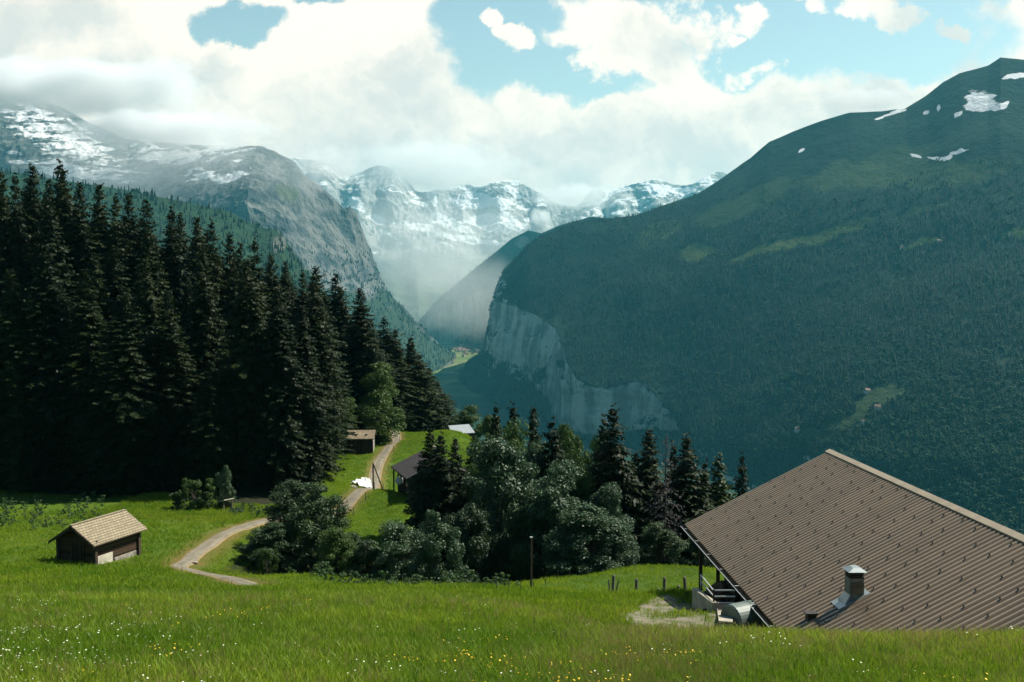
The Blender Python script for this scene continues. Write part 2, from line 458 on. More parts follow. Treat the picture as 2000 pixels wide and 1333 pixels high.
def meadow_mat():
    m, t, b = principled('meadow_ground', 0.9, 0.15)
    tc = t.new('ShaderNodeTexCoord'); o = tc.outputs['Object']
    n1 = t.noise(o, 0.10, 5, 0.6); n2 = t.noise(o, 0.9, 5, 0.65); n3 = t.noise(o, 9.0, 4, 0.7)
    c = t.mix(t.sstep(n2, 0.3, 0.7), (0.055, 0.120, 0.005), (0.105, 0.16, 0.008))
    c = t.mix(t.math('MULTIPLY', t.sstep(n1, 0.5, 0.72), 0.5), c, (0.13, 0.12, 0.025))
    c = t.mix(t.attr('fresh'), c, t.mix(t.sstep(n2, 0.3, 0.7), (0.048, 0.110, 0.004), (0.088, 0.148, 0.006)))
    c = t.mix(t.math('MULTIPLY', t.sstep(n3, 0.35, 0.7), 0.4), c, (0.025, 0.055, 0.004))
    c = t.mix(t.attr('path'), c, t.mix(t.sstep(n2, 0.35, 0.65), (0.16, 0.115, 0.03), (0.10, 0.11, 0.02)))
    c = t.mix(t.math('MULTIPLY', t.attr('yard'), t.sstep(n2, 0.3, 0.55)), c, (0.16, 0.14, 0.075))
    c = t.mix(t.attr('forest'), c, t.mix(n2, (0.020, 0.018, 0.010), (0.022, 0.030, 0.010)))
    t.link(c, b.inputs['Base Color'])
    bp = t.new('ShaderNodeBump'); bp.inputs['Strength'].default_value = 0.9; bp.inputs['Distance'].default_value = 0.25
    t.link(t.noise(o, 5.0, 6, 0.75), bp.inputs['Height']); t.link(bp.outputs[0], b.inputs['Normal'])
    return m


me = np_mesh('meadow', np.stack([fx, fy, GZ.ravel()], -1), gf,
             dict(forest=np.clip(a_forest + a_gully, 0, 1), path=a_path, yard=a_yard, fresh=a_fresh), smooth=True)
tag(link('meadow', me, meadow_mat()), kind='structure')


def ribbon(name, xy, half, lift, m, n_across=7, attrs=None):
    xy = np.asarray(xy); t = np.gradient(xy, axis=0); t /= np.linalg.norm(t, axis=1)[:, None]; nrm = np.stack([-t[:, 1], t[:, 0]], -1)
    s = np.linspace(-1, 1, n_across); hw = half(np.linspace(0, 1, len(xy))) if callable(half) else np.full(len(xy), half)
    wob = 1 + 0.12 * fbm(np.arange(len(xy)) * 0.15, 3.0, 0, 3)
    pts = xy[:, None, :] + nrm[:, None, :] * (s[None, :, None] * (hw * wob)[:, None, None])
    z = ground_z(pts[..., 0], pts[..., 1]) + lift - 0.10 * np.abs(s)[None, :] ** 3
    V = np.concatenate([pts, z[..., None]], -1).reshape(-1, 3)
    k = np.arange(len(V)).reshape(len(xy), n_across)
    f = np.stack([k[:-1, :-1].ravel(), k[:-1, 1:].ravel(), k[1:, 1:].ravel(), k[1:, :-1].ravel()], -1)
    me = np_mesh(name, V, f, dict(across=np.tile(s, len(xy))), smooth=True)
    return link(name, me, m)


def path_mat():
    m, t, b = principled('gravel_path', 0.95, 0.1)
    tc = t.new('ShaderNodeTexCoord'); o = tc.outputs['Object']
    n = t.noise(o, 1.2, 6, 0.7)
    c = t.mix(t.sstep(n, 0.3, 0.7), (0.12, 0.105, 0.078), (0.20, 0.175, 0.13))
    a = t.math('ABSOLUTE', t.attr('across'))
    c = t.mix(t.math('MULTIPLY', t.sstep(a, 0.62, 1.0), t.sstep(n, 0.25, 0.6)), c, (0.24, 0.175, 0.08))
    mid = t.math('MULTIPLY', t.sstep(a, 0.0, 0.25, 1.0, 0.0), t.sstep(t.noise(o, 0.5, 4, 0.6), 0.45, 0.65))
    c = t.mix(t.math('MULTIPLY', mid, 0.5), c, (0.10, 0.12, 0.04))
    rut = t.math('MULTIPLY', t.sstep(t.math('ABSOLUTE', t.math('SUBTRACT', a, 0.5)), 0.0, 0.22, 1.0, 0.0), t.sstep(t.noise(o, 0.35, 4, 0.6), 0.35, 0.6))
    c = t.mix(t.math('MULTIPLY', rut, 0.45), c, (0.27, 0.245, 0.19))
    t.link(c, b.inputs['Base Color'])
    bp = t.new('ShaderNodeBump'); bp.inputs['Strength'].default_value = 0.5; bp.inputs['Distance'].default_value = 0.05
    t.link(t.noise(o, 8, 4, 0.7), bp.inputs['Height']); t.link(bp.outputs[0], b.inputs['Normal'])
    return m


M['path'] = path_mat()
tag(ribbon('path', PATH_XY, lambda q: 0.80 - 0.15 * (q < 0.35), 0.10, M['path']), kind='structure')
M['gravel'] = mat('yard_gravel', (0.17, 0.15, 0.105), (0.085, 0.095, 0.035), 1.6, 0.95, bump=0.5, bscale=6, lo=0.42, hi=0.6)
yx = np.array([q[0] for q in YARD_XY]); yy = np.array([q[1] for q in YARD_XY])
cxy = (yx.mean(), yy.mean()); V = []; F = []
NR = 14; outl = smooth_line(np.array(YARD_XY + YARD_XY[:1]), 80)[:-1]
for r in range(NR + 1):
    for i, q in enumerate(outl):
        k = r / NR * (1 + 0.10 * fbm(i * 0.3, r * 0.1, 2, 3)); V.append((cxy[0] + (q[0] - cxy[0]) * k, cxy[1] + (q[1] - cxy[1]) * k))
V = np.array(V); V = np.concatenate([V, (ground_z(V[:, 0], V[:, 1]) + 0.06)[:, None]], 1)
n_ = len(outl); k = np.arange(len(V)).reshape(NR + 1, n_)
F = np.stack([k[:-1].ravel(), np.roll(k, -1, 1)[:-1].ravel(), np.roll(k, -1, 1)[1:].ravel(), k[1:].ravel()], -1)
tag(link('gravel_yard', np_mesh('gravel_yard', V, F, smooth=True), M['gravel']), kind='structure')


# ------------------------------------------------------------------ far terrain: lofts through ridge, shelf, cliff and foot lines
def blob_mask(PX, PY, lst, warp=0.0, seed=0.0, soft=2.2):
    """soft union of ellipses / polylines given on the slope"""
    wx = PX + warp * fbm(PX / 40 + seed, PY / 40, 1, 4); wy = PY + warp * fbm(PX / 40, PY / 40 + seed, 7, 4)
    r = np.zeros(PX.shape)
    for (cx, cy, rx, ry, ang) in lst:
        c, s = math.cos(R(ang)), math.sin(R(ang)); dx, dy = wx - cx, wy - cy
        q = ((dx * c + dy * s) / rx) ** 2 + ((-dx * s + dy * c) / ry) ** 2
        r = np.maximum(r, np.clip((1 - q) * soft, 0, 1))
    return r


def loft(cols, nu, nv_each, amp, back=True, freq=1 / 220.0, edge_amp=0.25, seed=0.0, root=150, crag=None, smooth=False):
    """cols: list of columns, each a list of (px, py, depth) from the skyline down. Returns vertex grid (rows, cols, 3)."""
    A = np.array(cols, float)                       # (ncol, nrow, 3)
    nc, nr = A.shape[:2]
    W = P(A[..., 0], A[..., 1], A[..., 2])
    Rw = [W[:, j] for j in range(nr)]
    if back:
        b = W[:, 0].copy(); b[:, 1] += 900; b[:, 0] *= (b[:, 1] / (b[:, 1] - 900)); b[:, 2] -= 450
        Rw.insert(0, b)
    rt = W[:, -1].copy(); rt[:, 2] -= root; rt[:, 1] -= 60; Rw.append(rt)
    Wg = np.stack(Rw, 1)                            # (nc, nrow', 3)
    u = np.linspace(0, nc - 1, nu)
    i = np.clip(u.astype(int), 0, nc - 2); f = (u - i)
    f = (0.6 * f + 0.4 * f * f * (3 - 2 * f))[:, None, None]
    G = Wg[i] * (1 - f) + Wg[i + 1] * f             # (nu, nrow', 3)
    if smooth:
        f = (u - i)[:, None, None]; p0, p1, p2, p3 = Wg[np.clip(i - 1, 0, nc - 1)], Wg[i], Wg[i + 1], Wg[np.clip(i + 2, 0, nc - 1)]
        G = 0.5 * (2 * p1 + (p2 - p0) * f + (2 * p0 - 5 * p1 + 4 * p2 - p3) * f ** 2 + (3 * p1 - p0 - 3 * p2 + p3) * f ** 3)
    rows = []; edge = []
    m = Wg.shape[1]
    for j in range(m - 1):
        n = nv_each if (not back or j > 0) else max(4, nv_each // 4)
        for s in np.linspace(0, 1, n, endpoint=(j == m - 2)):
            rows.append(G[:, j] * (1 - s) + G[:, j + 1] * s)
            dd = abs((j + s) - (1 if back else 0)); edge.append(edge_amp + (1 - edge_amp) * min(1, dd * 1.6))
    G = np.stack(rows, 0); edge = np.array(edge)[:, None]
    du = np.gradient(G, axis=1); dv = np.gradient(G, axis=0)
    N = np.cross(du, dv); N /= (np.linalg.norm(N, axis=-1, keepdims=True) + 1e-9)
    N *= np.sign(-(N * G).sum(-1, keepdims=True))
    q = G * freq
    d = fbm(q[..., 0] + seed, q[..., 1], q[..., 2], 6) + 0.6 * fbm(q[..., 0] * 0.5 + seed, q[..., 1] * 0.5, q[..., 2] * 0.25, 4, ridged=True)
    d = d - d.mean(); G = G + N * (d * amp * edge)[..., None]
    if crag is not None:            # buttresses and gullies on the bare rock: rough sideways, drawn out downwards
        k = crag(*proj(G)); s = G / 62.0
        e = fbm(s[..., 0] + 5.0, s[..., 1], s[..., 2] * 0.16, 5, ridged=True) + 0.5 * fbm(s[..., 0] * 0.5, s[..., 1] * 0.5, s[..., 2] * 1.1, 4)
        G = G + N * (16.0 * e * k * np.clip(edge + 0.2, 0, 1))[..., None]
    return G


def grid_mesh(name, G, attrs=None, m=None):
    nv, nu = G.shape[:2]; k = np.arange(nv * nu).reshape(nv, nu)
    f = np.stack([k[:-1, :-1].ravel(), k[:-1, 1:].ravel(), k[1:, 1:].ravel(), k[1:, :-1].ravel()], -1)
    me = np_mesh(name, G.reshape(-1, 3), f, {a: v.ravel() for a, v in (attrs or {}).items()}, smooth=True)
    return tag(link(name, me, m), kind='structure')


def mountain_mat(name, green1, green2, rock1, rock2, steep_lo, steep_hi, snow_z=None, rock_scale=0.012, green3=None, flat_ok=(2.0, 3.0)):
    """steep faces show rock with vertical streaks, gentler ground is wooded or grassy, ledges hold snow"""
    m, t, b = principled(name, 0.95, 0.05)
    g = t.new('ShaderNodeNewGeometry'); pos = g.outputs['Position']
    s = t.new('ShaderNodeSeparateXYZ'); t.link(g.outputs['Normal'], s.inputs[0])
    ps = t.new('ShaderNodeSeparateXYZ'); t.link(pos, ps.inputs[0])
    n1 = t.noise(pos, 0.004, 6, 0.6); n2 = t.noise(pos, 0.03, 6, 0.7); n3 = t.noise(pos, 0.12, 4, 0.7)
    st = t.new('ShaderNodeMapping'); st.inputs['Scale'].default_value = (1, 1, 0.16); t.link(pos, st.inputs[0])
    n4 = t.noise(st.outputs[0], rock_scale, 7, 0.65)
    st2 = t.new('ShaderNodeMapping'); st2.inputs['Scale'].default_value = (0.25, 0.25, 1); t.link(pos, st2.inputs[0])
    n5 = t.noise(st2.outputs[0], rock_scale * 1.4, 6, 0.6)
    gr = t.mix(t.sstep(n2, 0.3, 0.7), green1, green2)
    if green3: gr = t.mix(t.math('MULTIPLY', t.sstep(n1, 0.48, 0.62), 0.7), gr, green3)
    rk = t.mix(t.sstep(t.math('ADD', t.math('MULTIPLY', n4, 0.7), t.math('MULTIPLY', n5, 0.3)), 0.43, 0.56), rock1, rock2)
    k = t.math('ADD', s.outputs[2], t.math('MULTIPLY', t.math('SUBTRACT', n2, 0.5), 0.5))
    rock = t.math('MAXIMUM', t.sstep(k, steep_lo, steep_hi, 1.0, 0.0), t.math('MULTIPLY', t.math('MULTIPLY', t.attr('rock'), t.sstep(n2, 0.15, 0.5)), t.sstep(s.outputs[2], *flat_ok, 1.0, 0.0)))
    c = t.mix(rock, gr, rk)
    c = t.mix(t.math('MULTIPLY', t.attr('grass'), t.sstep(n3, 0.25, 0.6)), c, t.mix(n2, (0.055, 0.085, 0.022), (0.085, 0.11, 0.030)))
    sn = t.math('MULTIPLY', t.attr('snow'), 1.0)
    if snow_z:
        h = t.sstep(ps.outputs[2], snow_z[0], snow_z[1])
        led = t.math('ADD', t.math('ADD', t.math('MULTIPLY', n5, 1.3), t.math('MULTIPLY', n1, 0.9)), t.math('MULTIPLY', s.outputs[2], 0.5))
        led = t.sstep(led, 1.50, 1.62)
        sn = t.math('MAXIMUM', sn, t.math('MULTIPLY', h, led))
    n6 = t.noise(st2.outputs[0], rock_scale * 2.6, 5, 0.6)
    has = t.sstep(t.math('MAXIMUM', t.attr('snow'), sn), 0.02, 0.15)
    sn = t.math('ADD', sn, t.math('ADD', t.math('MULTIPLY', t.math('SUBTRACT', n6, 0.5), 2.4), t.math('MULTIPLY', t.math('SUBTRACT', n2, 0.5), 0.9)))
    sn = t.math('MULTIPLY', t.sstep(sn, 0.46, 0.66), has)
    c = t.mix(sn, c, (0.66, 0.67, 0.67))
    t.link(c, b.inputs['Base Color'])
    bp = t.new('ShaderNodeBump'); bp.inputs['Strength'].default_value = 0.8; bp.inputs['Distance'].default_value = 25.0
    hgt = t.math('ADD', t.math('MULTIPLY', n4, 1.0), t.math('MULTIPLY', n2, 0.5))
    t.link(hgt, bp.inputs['Height']); t.link(bp.outputs[0], b.inputs['Normal'])
    return m


RIGHT = [
    [(2700, 150, 3300), (2700, 500, 2400), (2700, 850, 1500), (2700, 950, 1300), (2700, 1400, 950)],
    [(2300, 110, 3350), (2300, 490, 2500), (2300, 830, 1650), (2300, 930, 1450), (2300, 1280, 1160)],
    [(2000, 117, 3500), (2000, 480, 2600), (2000, 800, 1850), (2000, 900, 1650), (2000, 1150, 1460)],
    [(1954, 112, 3520), (1955, 480, 2620), (1950, 800, 1880), (1950, 900, 1690), (1945, 1120, 1520)],
    [(1930, 128, 3540), (1930, 480, 2640), (1900, 800, 1920), (1900, 900, 1720), (1890, 1100, 1590)],
    [(1874, 143, 3570), (1890, 480, 2680), (1860, 800, 1950), (1860, 900, 1770), (1840, 1080, 1650)],
    [(1842, 160, 3600), (1860, 480, 2700), (1820, 800, 1980), (1820, 900, 1810), (1800, 1060, 1700)],
    [(1807, 188, 3630), (1825, 485, 2730), (1770, 800, 2030), (1770, 900, 1860), (1750, 1045, 1780)],
    [(1769, 211, 3660), (1785, 490, 2760), (1720, 800, 2080), (1720, 900, 1910), (1700, 1030, 1850)],
    [(1723, 218, 3700), (1740, 500, 2800), (1650, 800, 2150), (1650, 900, 1980), (1640, 1010, 1940)],
    [(1660, 220, 3730), (1670, 505, 2850), (1580, 800, 2270), (1580, 890, 2110), (1560, 980, 2080)],
    [(1608, 236, 3750), (1600, 510, 2900), (1500, 800, 2400), (1500, 880, 2250), (1480, 950, 2210)],
    [(1552, 257, 3800), (1540, 515, 2950), (1440, 800, 2500), (1440, 870, 2370), (1425, 930, 2330)],
    [(1503, 278, 3850), (1480, 520, 3000), (1380, 800, 2600), (1380, 860, 2480), (1370, 910, 2450)],
    [(1468, 309, 3870), (1430, 530, 3080), (1335, 800, 2690), (1345, 850, 2580), (1340, 897, 2500)],
    [(1419, 342, 3900), (1380, 540, 3150), (1292, 785, 2780), (1312, 845, 2720), (1310, 885, 2560)],
    [(1363, 379, 3950), (1310, 560, 3250), (1255, 745, 2860), (1260, 838, 2830), (1250, 880, 2740)],
    [(1330, 390, 3980), (1270, 560, 3300), (1215, 752, 2910), (1215, 845, 2890), (1215, 875, 2800)],
    [(1299, 400, 4000), (1240, 560, 3350), (1180, 765, 2950), (1180, 852, 2930), (1180, 868, 2880)],
    [(1270, 411, 4020), (1210, 560, 3400), (1130, 742, 3020), (1135, 848, 3000), (1135, 860, 2960)],
    [(1240, 421, 4050), (1180, 560, 3450), (1105, 700, 3120), (1095, 835, 3100), (1095, 850, 3040)],
    [(1180, 428, 4100), (1140, 560, 3600), (1088, 645, 3350), (1065, 770, 3320), (1040, 832, 3200)],
    [(1130, 432, 4150), (1105, 550, 3720), (1065, 628, 3500), (1045, 760, 3460), (1010, 815, 3420)],
    [(1100, 443, 4200), (1080, 540, 3850), (1040, 612, 3650), (1025, 750, 3610), (980, 800, 3650)],
    [(1055, 462, 4250), (1030, 520, 4050), (1003, 600, 3900), (985, 730, 3870), (930, 782, 4000)],
    [(1030, 480, 4300), (1010, 532, 4150), (985, 596, 4020), (968, 705, 3990), (912, 765, 4200)],
    [(1012, 500, 4350), (990, 545, 4250), (968, 590, 4150), (955, 690, 4130), (900, 750, 4400)],
    [(985, 527, 4600), (968, 572, 4550), (957, 620, 4500), (947, 690, 4480), (890, 732, 4800)],
    [(990, 540, 5200), (975, 585, 5200), (965, 640, 5200), (955, 690, 5200), (930, 700, 5300)],
]
ROCKA = [(1045, 660, 70, 62, 20), (985, 640, 34, 70, 5), (1090, 760, 24, 85, -6), (1150, 800, 60, 52, 10), (1235, 790, 70, 48, 0), (1285, 820, 28, 40, -15), (1200, 800, 55, 40, 0), (975, 560, 10, 30, 25)]
GA = loft(RIGHT, 760, 90, 27, freq=1 / 240.0, edge_amp=0.22, seed=3.0, crag=lambda x, y: blob_mask(x, y, ROCKA, 18, 9.0))
pxA, pyA = proj(GA)
snowA = blob_mask(pxA, pyA, [(1912, 197, 44, 25, -5), (1955, 205, 26, 6, -32), (1980, 150, 28, 7, -22), (1745, 224, 40, 5, -20), (1765, 213, 22, 4, -22), (1790, 308, 22, 5, 24), (1820, 312, 20, 4, 4),
                             (1862, 303, 42, 6, -12), (1840, 309, 22, 6, 4), (1565, 293, 10, 4, -20), (1832, 212, 4, 10, 5), (1812, 222, 8, 4, -20), (1870, 222, 12, 5, -30), (1560, 455, 1, 1, 0)], 10, 2.0, 1.2)
grassA = blob_mask(pxA, pyA, [(1480, 492, 75, 10, -20), (1640, 450, 95, 13, -18), (1560, 470, 60, 9, -14), (1800, 410, 60, 9, -20), (1360, 492, 40, 14, -10), (1280, 455, 60, 18, -20), (1450, 400, 120, 26, -22),
                              (1800, 480, 50, 8, -12), (1985, 455, 40, 10, -15), (1720, 772, 62, 22, -22), (1655, 822, 55, 16, -20), (1590, 850, 58, 13, 8), (1690, 800, 40, 10, -30), (1850, 340, 150, 30, -8), (1700, 330, 160, 30, -15), (1995, 770, 20, 8, 0)], 16, 5.0)
grassA = grassA * np.where(pyA < 440, 0.40, np.where(pyA > 700, 0.45, 0.75))
nvA = GA.shape[0]
rockA = blob_mask(pxA, pyA, ROCKA, 18, 9.0)
rockA *= (1 - blob_mask(pxA, pyA, [(1262, 838, 34, 30, -30), (1030, 745, 40, 34, -20)], 10, 4.0))
M['mt_right'] = mountain_mat('right_mountain_ground', (0.004, 0.012, 0.010), (0.009, 0.020, 0.014), (0.22, 0.21, 0.185), (0.56, 0.53, 0.46), 0.10, 0.32, green3=(0.016, 0.030, 0.020), flat_ok=(0.35, 0.6))
grid_mesh('mountain', GA, dict(snow=snowA, grass=grassA, rock=rockA), M['mt_right'])

LEFTC = [
    [(-700, 110, 6600), (-700, 250, 6000), (-700, 420, 5600), (-700, 500, 5200), (-700, 640, 4300)],
    [(-300, 150, 6550), (-300, 260, 6000), (-300, 410, 5600), (-300, 490, 5200), (-300, 640, 4300)],
    [(-100, 175, 6500), (-100, 275, 6000), (-100, 400, 5600), (-100, 470, 5200), (-100, 640, 4300)],
    [(50, 188, 6500), (30, 285, 5950), (30, 400, 5550), (30, 475, 5150), (30, 640, 4300)],
    [(115, 205, 6450), (110, 290, 5900), (110, 400, 5500), (100, 480, 5100), (100, 640, 4300)],
    [(170, 238, 6350), (180, 310, 5800), (180, 400, 5400), (180, 480, 5000), (180, 640, 4300)],
    [(250, 272, 6200), (250, 335, 5700), (250, 400, 5300), (250, 480, 4950), (250, 640, 4250)],
    [(390, 284, 5700), (385, 330, 5300), (372, 410, 5000), (380, 480, 4800), (380, 650, 4200)],
    [(450, 288, 5500), (440, 320, 5250), (425, 405, 4900), (440, 500, 4700), (430, 670, 4150)],
    [(505, 285, 5400), (497, 312, 5200), (482, 400, 4800), (505, 520, 4620), (480, 700, 4100)],
    [(535, 298, 5380), (530, 325, 5200), (520, 415, 4820), (545, 530, 4660), (520, 710, 4100)],
    [(576, 318, 5350), (570, 345, 5200), (560, 430, 4850), (590, 540, 4700), (560, 720, 4100)],
    [(592, 342, 5330), (590, 365, 5230), (592, 450, 4920), (615, 543, 4750), (605, 730, 4120)],
    [(625, 366, 5300), (625, 385, 5250), (625, 470, 5000), (640, 545, 4800), (650, 740, 4150)],
    [(648, 385, 5300), (648, 405, 5260), (650, 480, 5050), (665, 548, 4880), (690, 745, 4220)],
    [(672, 408, 5300), (671, 425, 5280), (676, 490, 5120), (690, 550, 4960), (730, 750, 4300)],
    [(684, 404, 5330), (684, 430, 5300), (690, 495, 5170), (706, 556, 5010), (770, 755, 4400)],
    [(697, 420, 5350), (699, 445, 5320), (707, 500, 5220), (722, 560, 5070), (800, 760, 4500)],
    [(714, 470, 5400), (717, 490, 5380), (726, 525, 5300), (742, 568, 5150), (860, 722, 5000)],
    [(728, 515, 5460), (732, 528, 5440), (742, 552, 5380), (765, 592, 5250), (872, 712, 5150)],
    [(745, 553, 5550), (751, 561, 5530), (763, 582, 5480), (792, 622, 5350), (885, 702, 5300)],
    [(805, 627, 5700), (812, 635, 5680), (826, 648, 5650), (842, 664, 5600), (888, 692, 5600)],
    [(870, 692, 5900), (872, 694, 5890), (876, 696, 5880), (880, 698, 5860), (890, 702, 5850)],
]
GC = loft(LEFTC, 900, 80, 30, freq=1 / 260.0, edge_amp=0.25, seed=21.0, crag=lambda x, y: 1.0 * np.clip((575 - y) / 40, 0, 1))
pxC, pyC = proj(GC)
snowC = blob_mask(pxC, pyC, [(60, 205, 60, 8, 22), (90, 225, 60, 7, 28), (150, 240, 60, 7, 30), (170, 262, 40, 6, 30), (50, 260, 40, 8, 15), (150, 295, 30, 7, 38), (30, 220, 60, 6, 10), (330, 312, 72, 7, 3), (240, 300, 40, 6, 14),
                             (375, 317, 30, 6, -3), (100, 340, 50, 9, 14), (180, 350, 40, 7, 16), (215, 352, 34, 6, -8), (270, 340, 40, 4, -3), (215, 335, 24, 5, 4), (435, 292, 45, 6, -6), (460, 315, 12, 3, 0),
                             (370, 290, 30, 6, 0), (120, 320, 30, 5, 30), (30, 300, 30, 6, 20), (280, 285, 60, 5, 6), (485, 330, 4, 6, 0), (120, 270, 170, 50, 24), (330, 305, 130, 22, 2), (150, 335, 150, 26, 10), (420, 345, 90, 18, 0), (440, 292, 80, 14, -4)], 14, 12.0, 0.8)
rockC = np.clip((455 - pyC) / 50, 0, 1) * (pyC < 470)
rockC = np.maximum(rockC, blob_mask(pxC, pyC, [(610, 450, 110, 100, 30), (700, 500, 40, 90, -15), (560, 380, 60, 60, 20), (660, 530, 80, 40, 20)], 20, 14.0))
grassC = 0.7 * blob_mask(pxC, pyC, [(560, 375, 26, 14, 20), (590, 540, 40, 12, 10)], 12, 15.0)
M['mt_left'] = mountain_mat('cliff_mountain_ground', (0.020, 0.040, 0.028), (0.045, 0.062, 0.035), (0.055, 0.068, 0.072), (0.155, 0.158, 0.148), 0.35, 0.60)
grid_mesh('mountain', GC, dict(snow=snowC, grass=grassC, rock=rockC), M['mt_left'])

NEARHILL = [[(sx, sy, 2700 - 0.1 * i), (sx + 10, sy + 60, 2450), (sx + 30, sy + 320, 1750)] for i, (sx, sy) in enumerate(
    [(-700, 250), (-300, 300), (0, 333), (150, 357), (250, 372), (362, 395), (450, 415), (500, 443), (540, 450), (560, 472), (587, 514), (620, 572), (680, 655), (760, 780)])]
GB = loft(NEARHILL, 320, 50, 14, freq=1 / 200.0, edge_amp=0.25, seed=31.0, root=250)
M['hill'] = mountain_mat('wooded_hill_ground', (0.012, 0.034, 0.022), (0.028, 0.055, 0.026), (0.10, 0.1, 0.09), (0.25, 0.24, 0.21), -0.1, 0.15)
pxB, pyB = proj(GB)
rockB = 0.8 * blob_mask(pxB, pyB, [(545, 478, 16, 20, 30)], 6, 3.0)
z0 = np.zeros(GB.shape[:2])
grid_mesh('hill', GB, dict(snow=z0, grass=z0, rock=rockB), M['hill'])

SPUR = [[(1250, 430, 5800), (1200, 560, 5600), (1180, 695, 5400)], [(1150, 425, 6050), (1110, 560, 5900), (1090, 690, 5700)], [(1090, 442, 6300), (1060, 560, 6100), (1040, 684, 5950)], [(1058, 456, 6500), (1020, 560, 6300), (985, 678, 6300)],
        [(1032, 450, 6650), (995, 560, 6450), (960, 675, 6550)], [(1000, 466, 6800), (970, 560, 6600), (935, 671, 6750)], [(960, 500, 7000), (930, 572, 6900), (905, 666, 7050)],
        [(925, 527, 7200), (900, 585, 7150), (880, 664, 7300)], [(890, 556, 7400), (870, 604, 7350), (852, 660, 7500)], [(850, 590, 7600), (840, 620, 7600), (828, 652, 7700)], [(815, 632, 7900), (812, 645, 7900), (808, 656, 7950)]]
GD = loft(SPUR, 260, 50, 26, freq=1 / 300.0, edge_amp=0.3, seed=41.0)
z0 = np.zeros(GD.shape[:2]); pxD, pyD = proj(GD)
rockD = 0.7 * blob_mask(pxD, pyD, [(958, 600, 12, 40, 10), (1020, 470, 20, 12, 0)], 8, 3.0)
M['spur'] = mountain_mat('spur_ground', (0.018, 0.045, 0.026), (0.042, 0.072, 0.034), (0.11, 0.10, 0.09), (0.27, 0.25, 0.21), 0.05, 0.3)
grid_mesh('hill', GD, dict(snow=z0, grass=z0, rock=rockD), M['spur'])

HEAD = [[(sx, sy, 11000 + 150 * math.sin(i * 1.9)), (sx, sy + 55 + 10 * math.sin(i * 2.3), 10450 + 150 * math.sin(i * 2.6 + 1)), (sx, 468 + 12 * math.sin(i * 1.3), 9900 + 120 * math.sin(i * 1.7)), (sx, 545, 9100 + 100 * math.sin(i * 2.1)), (sx + (835 - sx) * 0.15, 640, 8300)]
        for i, (sx, sy) in enumerate([(480, 300), (560, 310), (630, 318), (665, 345), (700, 338), (735, 325), (765, 328), (790, 346), (815, 375), (850, 372), (880, 368), (905, 362), (940, 366), (970, 356), (1003, 352), (1035, 368), (1062, 382), (1090, 398), (1125, 402),
                                      (1160, 374), (1185, 376), (1210, 368), (1245, 358), (1282, 351), (1310, 360), (1345, 362), (1375, 350), (1403, 338), (1440, 350), (1520, 380)])]
GE = loft(HEAD, 600, 50, 170, freq=1 / 800.0, edge_amp=0.22, seed=51.0, smooth=True, crag=lambda x, y: 2.2 * np.clip((520 - y) / 60, 0, 1))
pxE, pyE = proj(GE)
snowE = blob_mask(pxE, pyE, [(840, 385, 14, 20, -20), (930, 395, 60, 20, 8), (1000, 378, 26, 10, 20), (880, 440, 60, 14, 25), (830, 450, 50, 10, 30), (960, 440, 50, 20, 10), (760, 455, 35, 5, 30), (820, 400, 30, 5, 45), (740, 430, 30, 10, 25), (700, 400, 30, 12, 30), (900, 470, 60, 7, 6), (1000, 430, 40, 16, 15), (1285, 366, 45, 13, 8), (1330, 375, 30, 8, 5), (1390, 355, 24, 8, 20), (1240, 405, 12, 4, 10), (1180, 385, 20, 8, -20),
                              (860, 480, 30, 3, 10), (734, 490, 12, 2.5, 5), (950, 475, 40, 6, 0)], 18, 23.0, 1.5)
rockE = np.clip((560 - pyE) / 80, 0, 1) * 0.9
grassE = blob_mask(pxE, pyE, [(800, 560, 80, 40, 20), (880, 520, 70, 20, 0)], 30, 6.0) * 0.5
M['mt_head'] = mountain_mat('valley_head_ground', (0.085, 0.11, 0.08), (0.13, 0.145, 0.095), (0.22, 0.22, 0.22), (0.40, 0.39, 0.37), 0.35, 0.6, snow_z=(550, 850), rock_scale=0.006)
grid_mesh('mountain', GE, dict(snow=snowE, grass=grassE, rock=rockE), M['mt_head'])

# valley floor
vx = np.linspace(-9000, 9000, 240); vy = np.concatenate([np.linspace(150, 4000, 60), np.linspace(4030, 8000, 150), np.linspace(8100, 26000, 40)])
VX, VY = np.meshgrid(vx, vy)
VZ = -450 + 85 * np.clip((VY - 2800) / 3000, 0, 1) + 6 * fbm(VX / 200, VY / 200, 0, 4)
m, t, b = principled('valley_floor_ground', 0.95, 0.05)
g = t.new('ShaderNodeNewGeometry'); o = g.outputs['Position']
vor = t.new('ShaderNodeTexVoronoi'); vor.inputs['Scale'].default_value = 0.008; t.link(o, vor.inputs['Vector'])
c = t.mix(t.sstep(t.noise(o, 0.004, 5, 0.6), 0.4, 0.6), (0.03, 0.075, 0.03), (0.10, 0.145, 0.045))
sx_ = t.new('ShaderNodeSeparateColor'); t.link(vor.outputs['Color'], sx_.inputs[0])
c = t.mix(t.math('MULTIPLY', t.sstep(sx_.outputs[0], 0.3, 0.8), 0.8), c, (0.20, 0.20, 0.075))
sp = t.new('ShaderNodeSeparateXYZ'); t.link(o, sp.inputs[0])
c = t.mix(t.sstep(t.math('ADD', sp.outputs[1], t.math('MULTIPLY', t.noise(o, 0.004, 4, 0.6), 700.0)), 4000.0, 4700.0), (0.016, 0.034, 0.020), c)
t.link(c, b.inputs['Base Color'])
grid_mesh('valley_floor', np.stack([VX, VY, VZ], -1), None, m)


